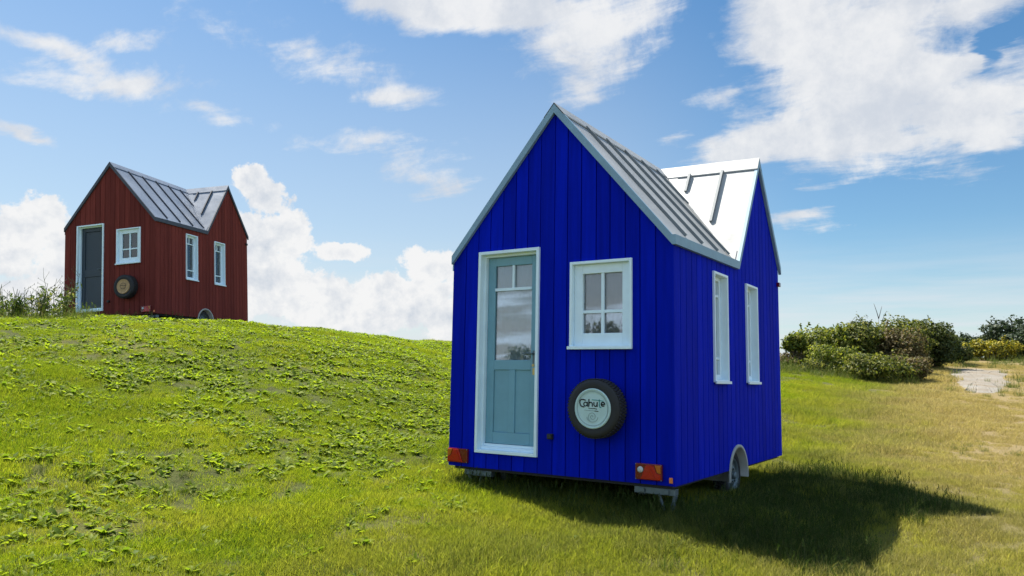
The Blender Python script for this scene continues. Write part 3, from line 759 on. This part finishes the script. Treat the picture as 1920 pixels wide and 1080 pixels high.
house((0, 0, 0), (0, 0, 0), dict(wall='blue', roof='roof_pale', seam='seam_pale', fascia='fascia_pale', door='door_pale', cover='cover', arch='arch', glazed=True, text=True, board=.145, seed=3, kc=.93,
      seams=(.43, .88, 1.34, 1.79, 2.24), gather=.0), 'royal blue tiny house on wheels with pale metal roof and glazed pale blue door', 'tiny houses on wheels')
RL = Vector((-13.0208, 3.3532, 2.1250))
Rm = Matrix.Rotation(.34669, 4, 'Z') @ Matrix.Rotation(.01386, 4, 'X') @ Matrix.Rotation(-.0713, 4, 'Y')
house(RL, Rm.to_euler(), dict(wall='red', roof='roof_dark', seam='seam_dark', fascia='fascia_dark', door='door_dark', cover='tan', arch='arch', glazed=False, text=False, board=.13, seed=9, kc=.86,
      seams=(.43, .88, 1.34, 1.79, 2.24), gather=.45), 'dark red tiny house with slate roof standing on top of the grassy hill', 'tiny houses on wheels')

# ------------------------------------------------------------------ plants
def stem_mesh(mb, base, top, r0, r1, bend=.1, rg=random, n=6):
    base, top = Vector(base), Vector(top); o_ = Vector((rg.uniform(-1, 1), rg.uniform(-1, 1), 0)) * bend
    pts = [base.lerp(top, t) + o_ * math.sin(math.pi * t) for t in [i / 5 for i in range(6)]]
    mb.tube(pts, [r0 + (r1 - r0) * i / 5 for i in range(6)], n)
def leaf_cloud(name, lobes, n, size, m, parent, seed, sprigs=0, fill=.25, flat=.55):
    """n small diamond leaves on and inside lumpy lobes (cx,cy,cz,rx,ry,rz)"""
    g = np.random.default_rng(seed); lb = np.array(lobes, float)
    a = (lb[:, 3] * lb[:, 4] + lb[:, 4] * lb[:, 5] + lb[:, 3] * lb[:, 5]); k = g.choice(len(lb), n, p=a / a.sum())
    d = g.normal(size=(n, 3)); d /= np.linalg.norm(d, axis=1)[:, None]
    ph = lb[k, 0] * 3 + lb[k, 2] * 5
    lump = 1 + .24 * np.sin(d[:, 0] * 5 + ph) * np.sin(d[:, 1] * 6 + ph * 2) + .17 * np.sin(d[:, 2] * 8 + ph) + .10 * np.sin(d[:, 0] * 13 + d[:, 2] * 11 + ph)
    r = np.where(g.random(n) < fill, g.random(n) ** .5 * .9, 1 - np.abs(g.normal(size=n)) * .10 + (g.random(n) < .06) * g.random(n) * .22)
    c = lb[k, :3] + d * lb[k, 3:6] * (r * lump)[:, None]
    if sprigs:
        sp0 = g.choice(n, sprigs); reps = 14
        base = c[sp0]; dirs = (d[sp0] * .5 + np.array([0, 0, .8]) + g.normal(size=(sprigs, 3)) * .25)
        ln = g.random(sprigs) ** 2 * .5 * lb[:, 5].mean() + .08
        tt = np.linspace(0, 1, reps)
        ext = (base[:, None] + dirs[:, None] * (ln[:, None] * tt)[..., None]).reshape(-1, 3) + g.normal(size=(sprigs * reps, 3)) * size * .3
        c = np.concatenate([c, ext]); d = np.concatenate([d, np.repeat(d[sp0], reps, 0)])
    c[:, 2] = np.maximum(c[:, 2], .02)
    N = len(c)
    nrm = d * .7 + g.normal(size=(N, 3)) * flat + np.array([0, 0, .25]); nrm /= np.linalg.norm(nrm, axis=1)[:, None]
    t = np.cross(nrm, g.normal(size=(N, 3))); t /= np.linalg.norm(t, axis=1)[:, None] + 1e-9
    b = np.cross(nrm, t); s = (size * (.6 + .8 * g.random(N)))[:, None]
    v = np.stack([c - t * s, c - b * s * .55 + nrm * s * .1, c + t * s, c + b * s * .55 + nrm * s * .1], 1).reshape(-1, 3)
    return np_mesh(name, v, np.arange(N * 4).reshape(-1, 4), m, parent)
def bush(name, x, y, wd, ht, m, n, size, seed, label, cat, group, lobes=None, trunk=.0, sprigs=30, fill=.25, sink=.05):
    z = hz(x, y) - sink
    root = empty(name, (x, y, z), (0, 0, 0)); tag(root, label, cat, group)
    rg = random.Random(seed)
    if lobes is None:
        lobes = [(0, 0, trunk + (ht - trunk) * .48, wd * .40, wd * .40, (ht - trunk) * .46)]
        for i in range(10):
            a = rg.uniform(0, 6.28); q = rg.uniform(.18, .42) * wd; s_ = rg.uniform(.12, .25)
            lobes.append((q * math.cos(a), q * math.sin(a), trunk + (ht - trunk) * rg.uniform(.25, .78), wd * s_, wd * s_, (ht - trunk) * s_ * 1.15))
    leaf_cloud('crown' if trunk else 'foliage', lobes, n, size, m, root, seed, sprigs, fill)
    mb = MB()
    if trunk:
        stem_mesh(mb, (0, 0, -.1), (0, 0, ht * .6), wd * .045, wd * .02, .06 * wd, rg, 8)
        for l_ in lobes[1:]: stem_mesh(mb, (0, 0, trunk * rg.uniform(.6, 1.)), l_[:3], wd * .022, .008, .1, rg)
        mb.build('trunk', 'bark', root, True)
    else:
        for l_ in lobes:
            for q in range(2): stem_mesh(mb, (l_[0] * .4 + rg.uniform(-.1, .1), l_[1] * .4 + rg.uniform(-.1, .1), -.05), (l_[0] + rg.uniform(-.2, .2), l_[1], l_[2] + l_[5] * .6), .022, .006, .15, rg)
        mb.build('stem', 'bark', root, True)
    return root
HG = 'bushes of the hedge by the track'
bush('bramble_bush', -3.43, 23.31, 1.9, 1.75, 'bramble2', 9000, .055, 11, 'bright green bramble mound at the hedge end nearest the blue house', 'bush', HG, sprigs=60)
bush('small_tree', -4.04, 22.16, .8, 1.3, 'bramble2', 2600, .05, 12, 'small leaning tree at the left end of the hedge, sky under its crown', 'tree', None, trunk=.55, sprigs=14, fill=.4)
bush('bramble_bush', -2.53, 24.48, 2.5, 1.8, 'bramble', 11000, .055, 13, 'mid green bramble bush between the bright mound and the tallest bush', 'bush', HG, sprigs=50)
bush('thorn_bush', -1.41, 26.66, 2.7, 2.1, 'bramble', 12000, .055, 14, 'tallest bush of the hedge, with a bare forked twig rising behind it', 'bush', HG, sprigs=60)
bush('thorn_bush', -0.36, 28.77, 2.2, 1.95, 'darkleaf', 9000, .055, 15, 'dark green bush on the track side of the tallest hedge bush', 'bush', HG, sprigs=40)
bush('thorn_bush', 0.25, 31.81, 1.7, 1.45, 'darkleaf', 5000, .055, 16, 'low dark bush at the right end of the hedge', 'bush', HG, sprigs=30)
bush('scrub_bush', -0.74, 24.21, 1.6, 1.75, 'brown', 5000, .05, 17, 'dry brownish scrub in front of the tallest hedge bush', 'bush', HG, sprigs=50)
bush('low_bramble', -2.55, 21.74, 1.9, 1.0, 'bramble2', 6000, .045, 18, 'low bramble in front of the bright mound, under the hedge', 'bush', 'low brambles at the foot of the hedge', sprigs=50)
bush('low_bramble', -1.15, 20.64, 2.3, .95, 'bramble', 7500, .045, 19, 'largest low bramble, lowest and nearest at the front of the hedge', 'bush', 'low brambles at the foot of the hedge', sprigs=60)
bush('low_bramble', -0.49, 21.73, 1.6, .85, 'brown', 4500, .045, 20, 'low brownish bramble beside the gravel track', 'bush', 'low brambles at the foot of the hedge', sprigs=50)
bush('low_bramble', -4.18, 22.12, 1.2, .55, 'brown', 2600, .04, 21, 'dry low scrub beside the far corner of the blue house', 'bush', 'low brambles at the foot of the hedge', sprigs=60)
bush('low_bramble', -3.0, 20.95, 1.2, .6, 'bramble', 2800, .04, 23, 'small bramble on the lawn edge nearest the blue house', 'bush', 'low brambles at the foot of the hedge', sprigs=40)
bush('thorn_bush', -3.35, 26.9, 2.2, 1.75, 'darkleaf', 6000, .055, 25, 'dark bush filling the hedge behind the bright mound', 'bush', HG, sprigs=50)
bush('thorn_bush', -0.95, 28.0, 2.0, 2.0, 'darkleaf', 6000, .055, 26, 'dark bush filling the gap right of the tallest bush', 'bush', HG, sprigs=50)
bush('thorn_bush', -2.01, 26.08, 1.6, 1.9, 'darkleaf', 5000, .05, 24, 'upright dark bush wedged left of the tallest bush', 'bush', HG, sprigs=50)
for i, (bx_, by_, wd, ht, lb) in enumerate([(0.69, 39.84, 1.7, 1.0, 'yellow flowering broom at the left of the row beyond the gravel'), (1.43, 39.86, 1.6, 1.15, 'yellow flowering broom in the middle of the row beyond the gravel'), (2.07, 40.87, 1.6, 1.1, 'yellow flowering broom beside the dark round tree')]):
    bush('broom_bush', bx_, by_, wd, ht, 'gorse', 3500, .06, 30 + i, lb, 'bush', 'yellow brooms beyond the gravel', sprigs=12)
bush('low_bramble', 0.14, 37.82, 1.3, .8, 'brown', 2500, .06, 34, 'dull olive scrub left of the yellow brooms', 'bush', 'low brambles at the foot of the hedge', sprigs=12)
bush('round_tree', 3.02, 43.87, 3.3, 2.5, 'fartree', 13000, .08, 35, 'dark round tree at the right edge beyond the yellow brooms', 'tree', 'far trees on the skyline', trunk=.12, sprigs=20, sink=.25)
bush('far_tree', 1.19, 55.86, 1.5, 1.6, 'fartree', 2000, .09, 36, 'small dark tree showing just above the yellow brooms', 'tree', 'far trees on the skyline', trunk=.5, sprigs=8)
bush('far_tree', -0.01, 53.83, 1.6, 1.75, 'fartree', 2000, .09, 37, 'thin blue green tree right of the hedge end', 'tree', 'far trees on the skyline', trunk=.5, sprigs=25, fill=.5)
bush('far_tree', -0.74, 55.8, 1.5, 1.7, 'fartree', 2000, .09, 38, 'bushy blue green tree just over the hedge end', 'tree', 'far trees on the skyline', trunk=.5, sprigs=8)
for x_, y_, wd, ht, sd, lb in ((-11.6, -21.5, 2.6, 4.1, 70, 'dark bush mirrored in the small front window of the blue house'), (-16, -24, 3.4, 3.2, 72, 'wide dark bush mirrored low in the door glass')):
    bush('mirrored_tree', x_, y_, wd, ht, 'darkleaf', 3500, .10, sd, lb, 'tree', None, trunk=.5, sprigs=20)
# bare twig
x, y = -1.96, 27.6; z = hz(x, y); mb = MB()
for a, b in (((0, 0, 0), (0, 0, 2.0)), ((0, 0, 2.0), (-.16, 0, 2.62)), ((0, 0, 2.0), (.12, .1, 2.5)), ((.05, 0, 1.6), (.3, 0, 2.3))): stem_mesh(mb, a, b, .018, .007, .04)
o = mb.build('bare_twig', 'bark', None, True); o.location = (x, y, z); tag(o, 'bare forked twig rising above the hedge against the sky', 'twig')

# tall weeds beside the red house
def tall_weed(x, y, ht, seed, label):
    rg = random.Random(seed); g = np.random.default_rng(seed)
    root = empty('tall_weed', (x, y, hz(x, y) - .03)); tag(root, label, 'weed', 'tall weeds beside the red house')
    st, heads, lv = MB(), MB(), []
    for q in range(5):
        bx, by = rg.uniform(-.16, .16), rg.uniform(-.16, .16); tx, ty, tz = bx * 2 + rg.uniform(-.1, .1), by * 2, ht * rg.uniform(.6, 1)
        stem_mesh(st, (bx, by, 0), (tx, ty, tz), .007, .003, .05, rg, 5)
        for k in range(7):
            t = rg.uniform(.35, 1); p = Vector((bx + (tx - bx) * t, by + (ty - by) * t, tz * t)); e = p + Vector((rg.uniform(-.14, .14), rg.uniform(-.14, .14), rg.uniform(.03, .16)))
            st.tube([p, e], [.003, .002], 4)
            heads.lathe([(.001, -.014), (.014, -.004), (.016, .006), (.007, .016), (.001, .017)], e, (rg.uniform(-.4, .4), rg.uniform(-.4, .4), 1), 7)
        for k in range(44):
            t = rg.uniform(.02, .8); lv.append((bx + (tx - bx) * t + rg.uniform(-.07, .07), by + (ty - by) * t + rg.uniform(-.07, .07), tz * t))
    st.build('stem', 'weedstem', root); heads.build('seed_head', 'seed', root)
    c = np.array(lv); N = len(c); t = g.normal(size=(N, 3)) + np.array([0, 0, .4]); t /= np.linalg.norm(t, axis=1)[:, None]; b = np.cross(t, g.normal(size=(N, 3))); b /= np.linalg.norm(b, axis=1)[:, None]
    s = (.05 * (.6 + .8 * g.random(N)))[:, None]
    np_mesh('leaf', np.stack([c - t * s, c - b * s * .3, c + t * s, c + b * s * .3], 1).reshape(-1, 3), np.arange(N * 4).reshape(-1, 4), 'tallgrass', root)
WL = [(-12.93, 0.3, .75, 'tall seeding weed at the left edge of the picture'), (-12.51, 0.27, .62, 'seeding weed second from the left edge of the picture'), (-12.99, 0.66, .6, 'thin weed between the edge clump and the middle weeds'),
 (-12.48, 0.58, .7, 'middle weed of the row left of the red house'), (-12.7, 0.82, .72, 'dark headed weed right of the middle of the row'), (-12.46, 0.86, .62, 'short bushy weed two places left of the red house'), (-12.68, 1.1, 0.85, 'high branching weed next to the red house corner'), (-12.9, 1.33, 1.0, 'tallest weed, touching the left corner of the red house')]
for i, (wx_, wy_, ht, lb) in enumerate(WL): tall_weed(wx_, wy_, ht, 60 + i, lb)

# ------------------------------------------------------------------ grass and ground weeds
PROTO = bpy.data.collections.new('plant_patterns')     # patterns for the instances, not linked to the scene
def pattern(name, v, f, m, coll):
    o = np_mesh(name, v, f, m); COL.objects.unlink(o); coll.objects.link(o); return o
def blades(n, rad, h0, h1, wd, g, lean=.5):
    a = g.random(n) * 6.283; r = np.sqrt(g.random(n)) * rad
    b = np.stack([r * np.cos(a), r * np.sin(a), np.full(n, -.012)], -1)
    h = h0 + (h1 - h0) * g.random(n) ** 1.6; ld = g.random(n) * 6.283; ln = np.abs(g.normal(size=n)) * lean * h
    dirv = np.stack([np.cos(ld), np.sin(ld), np.zeros(n)], -1); fa = g.random(n) * 6.283
    sd = np.stack([np.cos(fa), np.sin(fa), np.zeros(n)], -1) * (wd * (.6 + .8 * g.random(n)))[:, None] / 2
    up_ = np.array([0, 0, 1.])
    mid = b + dirv * (ln * .35)[:, None] + up_ * (h * .6)[:, None]; tip = b + dirv * ln[:, None] + up_ * h[:, None]
    v = np.stack([b - sd, b + sd, mid + sd * .8, mid - sd * .8, tip + sd * .1, tip - sd * .1], 1).reshape(-1, 3)
    i = np.arange(n)[:, None] * 6
    return v, np.concatenate([i + np.array([[0, 1, 2, 3]]), i + np.array([[3, 2, 4, 5]])])
LAWN = bpy.data.collections.new('lawn_patterns'); TALL = bpy.data.collections.new('long_grass_patterns'); WEED = bpy.data.collections.new('weed_patterns'); SHADE = bpy.data.collections.new('shade_grass_patterns')
for k in range(6):
    g = np.random.default_rng(100 + k); pattern('lawn_pattern', *blades(420, .24, .018, .07 + .018 * (k % 3), .0045, g, .65), 'grass', LAWN)
for k in range(5):
    g = np.random.default_rng(200 + k); v, f = blades(60, .14, .06, .17 + .02 * k, .006, g, .6)
    if k >= 2:   # seed heads on stalks
        v2, f2 = blades(4, .10, .2, .32, .003, g, .35); f2 = f2 + len(v)
        tips = v2.reshape(-1, 6, 3)[:, 4]; hv = []
        for p in tips:
            for q in range(9): hv.append(p + np.array([g.normal() * .006, g.normal() * .006, -q * .008]))
        hv = np.array(hv); N = len(hv); s = np.array([.005, 0, .007]); s2_ = np.array([0, .005, .007])
        hq = np.stack([hv - s, hv + np.array([.005, 0, -.004]), hv + s2_, hv + np.array([-.004, 0, .008])], 1).reshape(-1, 3)
        f3 = np.arange(N * 4).reshape(-1, 4) + len(v) + len(v2)
        v = np.concatenate([v, v2, hq]); f = np.concatenate([f, f2, f3])
    pattern('long_grass_pattern', v, f, 'tallgrass', TALL); pattern('shade_grass_pattern', v, f, 'shade_toned', SHADE)
def rosette(n, l0, l1, g, w0=.24):
    vs, fs = [], []
    for q in range(n):
        a = g.random() * 6.283; l = l0 + (l1 - l0) * g.random(); wd = l * w0 * (.7 + .6 * g.random()); rise = .45 + .65 * g.random(); droop = .5 + g.random()
        d = np.array([np.cos(a), np.sin(a), 0]); s = np.array([-np.sin(a), np.cos(a), 0]); base = np.array([g.normal() * .02, g.normal() * .02, 0]); i0 = len(vs)
        tw = g.normal() * .35
        for j in range(6):
            t = j / 5; p = base + d * l * t * (1 - .15 * rise) + np.array([0, 0, l * (rise * t - droop * .55 * t * t)])
            hw = wd * max(.06, math.sin(math.pi * min(1, .12 + t * .88) ** .85)) * .55; wob = 1 + .2 * math.sin(j * 2.4 + q)
            sd = s * math.cos(tw) + np.array([0, 0, math.sin(tw)])
            vs += [p - sd * hw * wob + np.array([0, 0, hw * .35]), p, p + sd * hw * wob + np.array([0, 0, hw * .35])]
        for j in range(5):
            for c in range(2): fs.append((i0 + j * 3 + c, i0 + j * 3 + c + 1, i0 + j * 3 + c + 4, i0 + j * 3 + c + 3))
    return np.array(vs), np.array(fs)
for k in range(7):
    g = np.random.default_rng(300 + k); pattern('weed_pattern', *rosette(8 + k, .07, .15 + .012 * k, g, (.24, .34, .3, .45, .28, .4, .26)[k]), 'weed', WEED)

def instancer(name, coll, pts, scl, npat, g, tilt=1., label=None, cat=None):
    n = len(pts)
    me = bpy.data.meshes.new(name); me.vertices.add(n)
    z = height(pts[:, 0], pts[:, 1]); co = np.c_[pts, z]; me.vertices.foreach_set('co', co.astype(np.float32).ravel())
    e = .15
    nx_ = -(height(pts[:, 0] + e, pts[:, 1]) - height(pts[:, 0] - e, pts[:, 1])) / (2 * e) * tilt
    ny_ = -(height(pts[:, 0], pts[:, 1] + e) - height(pts[:, 0], pts[:, 1] - e)) / (2 * e) * tilt
    rot = np.zeros((n, 3), np.float32); yaw = g.random(n) * 6.283
    for i in range(n):
        q = Vector((nx_[i], ny_[i], 1)).to_track_quat('Z', 'Y').to_matrix() @ Matrix.Rotation(yaw[i], 3, 'Z')
        rot[i] = q.to_euler()
    me.attributes.new('rot', 'FLOAT_VECTOR', 'POINT').data.foreach_set('vector', rot.ravel())
    me.attributes.new('scl', 'FLOAT', 'POINT').data.foreach_set('value', scl.astype(np.float32))
    me.attributes.new('pick', 'INT', 'POINT').data.foreach_set('value', g.integers(0, npat, n).astype(np.int32))
    o = bpy.data.objects.new(name, me); COL.objects.link(o); tag(o, label, cat, None, 'stuff')
    ng = bpy.data.node_groups.new(name + ' scatter', 'GeometryNodeTree')
    ng.interface.new_socket('Geometry', in_out='INPUT', socket_type='NodeSocketGeometry'); ng.interface.new_socket('Geometry', in_out='OUTPUT', socket_type='NodeSocketGeometry')
    t = NT(ng); gi = t.new('NodeGroupInput'); go = t.new('NodeGroupOutput')
    ci = t.new('GeometryNodeCollectionInfo'); ci.inputs['Collection'].default_value = coll; ci.inputs['Separate Children'].default_value = True; ci.inputs['Reset Children'].default_value = True
    def attr(nm, ty):
        q = t.new('GeometryNodeInputNamedAttribute', data_type=ty); q.inputs['Name'].default_value = nm
        return next(s for s in q.outputs if s.enabled and s.name == 'Attribute')
    ip = t.new('GeometryNodeInstanceOnPoints')
    t.l.new(gi.outputs[0], ip.inputs['Points']); t.l.new(ci.outputs[0], ip.inputs['Instance']); ip.inputs['Pick Instance'].default_value = True
    t.l.new(attr('pick', 'INT'), ip.inputs['Instance Index']); t.l.new(attr('rot', 'FLOAT_VECTOR'), ip.inputs['Rotation']); t.l.new(attr('scl', 'FLOAT'), ip.inputs['Scale'])
    t.l.new(ip.outputs[0], go.inputs[0])
    o.modifiers.new('scatter', 'NODES').node_group = ng
    return o
def wedge(n, d0, d1, b0, b1, g):
    b = R(b0) + (R(b1) - R(b0)) * g.random(n); d = np.sqrt(d0 * d0 + (d1 * d1 - d0 * d0) * g.random(n))
    return np.stack([CAM[0] + d * np.sin(b), CAM[1] + d * np.cos(b)], -1)
_cell = np.random.default_rng(5).random((64, 64))
def vnoise(p, s):
    q = p * s; i = np.floor(q).astype(int); f = q - i; f = f * f * (3 - 2 * f); c = _cell
    a = c[i[:, 0] % 64, i[:, 1] % 64]; b = c[(i[:, 0] + 1) % 64, i[:, 1] % 64]; d = c[i[:, 0] % 64, (i[:, 1] + 1) % 64]; e = c[(i[:, 0] + 1) % 64, (i[:, 1] + 1) % 64]
    return (a * (1 - f[:, 0]) + b * f[:, 0]) * (1 - f[:, 1]) + (d * (1 - f[:, 0]) + e * f[:, 0]) * f[:, 1]
def on_path(p):
    P = np.array(PATH); ins = np.zeros(len(p), bool)
    for (x1, y1), (x2, y2) in zip(P, np.roll(P, -1, 0)):
        c = ((y1 > p[:, 1]) != (y2 > p[:, 1])) & (p[:, 0] < (x2 - x1) * (p[:, 1] - y1) / (y2 - y1 + 1e-12) + x1); ins ^= c
    return ins
g = np.random.default_rng(42)
P1 = np.concatenate([wedge(7500, 3.6, 12, -76, 14, g), wedge(9500, 12, 22, -76, 14, g), wedge(9000, 22, 40, -76, 14, g)])
dist = np.hypot(P1[:, 0] - CAM[0], P1[:, 1] - CAM[1])
dryn = np.clip((P1[:, 0] - .6) / 2, 0, 1) * (P1[:, 1] > -1)
bare = np.clip((vnoise(P1 + 3, .9) - .62) * 6, 0, 1) * np.clip((-P1[:, 0] - 1.5) / 2, 0, 1)
keep = (~on_path(P1)) & (g.random(len(P1)) > np.maximum(.35 * dryn, .6 * bare)); P1, dist, dryn = P1[keep], dist[keep], dryn[keep]
hillm = np.clip((-P1[:, 0] - .8) / 2.5, 0, 1)
s = (1 - .42 * hillm) * (.45 + .75 * vnoise(P1, 1.6) ** 1.5 + .25 * vnoise(P1 + 4, .5) + .35 * g.random(len(P1)) ** 2) * np.interp(dist, [4, 12, 22, 40], [.9, 1.0, 1.2, 1.7]) * (1 - .35 * dryn)
instancer('lawn_grass', LAWN, P1, s, 6, g, label='short meadow grass, lush on the hill and dry by the track', cat='grass')
# long unmown grass round the blue house (darkened for shade), under the hedge and beside the red house
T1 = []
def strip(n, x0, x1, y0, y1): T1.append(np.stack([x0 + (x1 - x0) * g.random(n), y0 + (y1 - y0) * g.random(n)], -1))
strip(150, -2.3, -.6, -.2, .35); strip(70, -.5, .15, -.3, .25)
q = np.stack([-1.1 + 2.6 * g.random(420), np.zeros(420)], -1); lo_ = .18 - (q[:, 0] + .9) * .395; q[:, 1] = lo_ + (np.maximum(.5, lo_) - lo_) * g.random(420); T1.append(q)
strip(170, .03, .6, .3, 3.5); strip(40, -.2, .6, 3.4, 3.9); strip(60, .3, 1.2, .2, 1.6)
SH = np.array([(-.9, .2), (1.15, -.6), (1.3, .95), (2.1, 2.05), (1.1, 3.8), (.1, 4.3), (.05, .3)])  # outline of the house's cast shadow, filled with the darkened grass
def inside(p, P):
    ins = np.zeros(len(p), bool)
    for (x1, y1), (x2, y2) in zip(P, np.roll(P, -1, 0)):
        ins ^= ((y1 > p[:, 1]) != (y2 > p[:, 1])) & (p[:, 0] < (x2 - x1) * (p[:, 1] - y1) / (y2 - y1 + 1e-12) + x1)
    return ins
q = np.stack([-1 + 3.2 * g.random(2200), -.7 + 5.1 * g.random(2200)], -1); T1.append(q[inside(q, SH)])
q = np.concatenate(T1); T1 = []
instancer('shade_toned_grass', SHADE, q, .36 + .40 * g.random(len(q)) ** 1.5, 5, g, .6, 'long grass round the blue house, coloured darker to deepen its shadow', 'grass')
T1.append(wedge(600, 26, 31, -15.5, -5.3, g))
ii = g.integers(0, len(PATH), 30); ff = g.random(30)[:, None]; T1.append(np.array(PATH)[ii] * (1 - ff) + np.roll(np.array(PATH), -1, 0)[ii] * ff + g.normal(size=(30, 2)) * .3); T1.append(wedge(200, 38, 50, -7, 4, g))
tall_n = len(T1)
rr = Rm.to_3x3()
for s_, q in ((np.linspace(-W, .1, 60), -.15), (np.linspace(-W, .1, 40), -.4)):
    T1.append(np.array([[(RL + rr @ Vector((a, q + g.normal() * .1, 0))).x, (RL + rr @ Vector((a, q + g.normal() * .1, 0))).y] for a in s_]))
T1.append(np.array([[(RL + rr @ Vector((.15 + abs(g.normal()) * .15, a, 0))).x, (RL + rr @ Vector((.15 + abs(g.normal()) * .15, a, 0))).y] for a in np.linspace(0, L, 60)]))
q = wedge(2600, 4.4, 15, -74, 12, g); q = q[g.random(len(q)) < np.clip((vnoise(q, 1.1) - .45) * 4, .03, 1)]; near_n = len(q)
T1.append(wedge(150, 15.6, 17.5, -71, -62, g))
P2_ = np.concatenate(T1); s = .55 + .6 * g.random(len(P2_)); d2 = np.hypot(P2_[:, 0] - CAM[0], P2_[:, 1] - CAM[1]); s *= np.interp(d2, [7, 20, 30], [1, 1, 1.4])
P2_ = np.concatenate([P2_, q]); s = np.r_[s, .28 + .3 * g.random(near_n) ** 2]
instancer('long_grass', TALL, P2_, s, 5, g, .6, 'long seeding grass round the houses and under the hedge', 'grass')
# broad-leaved weeds, thick on the hillside
P3 = wedge(95000, 4.2, 24, -76, -24, g)
dens = np.clip((vnoise(P3, .6) + .10) * 1.5, .25, 1) * np.clip((vnoise(P3 + 9, 2.9) - .12) * 1.9, .08, 1)
hill = np.clip((-P3[:, 0] - 1.2) / 3.0, 0, 1)
keep = g.random(len(P3)) < dens * hill * .95 + .012; P3 = P3[keep]
s = np.minimum((.30 + .6 * g.random(len(P3)) ** 2.2) * (.65 + .6 * vnoise(P3, 1.1)), .68) * np.interp(np.hypot(P3[:, 0] - CAM[0], P3[:, 1] - CAM[1]), [5, 10], [.8, 1])
print('weeds', len(P3), 'lawn', len(P1))
instancer('broadleaf_weeds', WEED, P3, s, 7, g, .8, 'broad leaved green weeds scattered through the hillside turf', 'weeds')
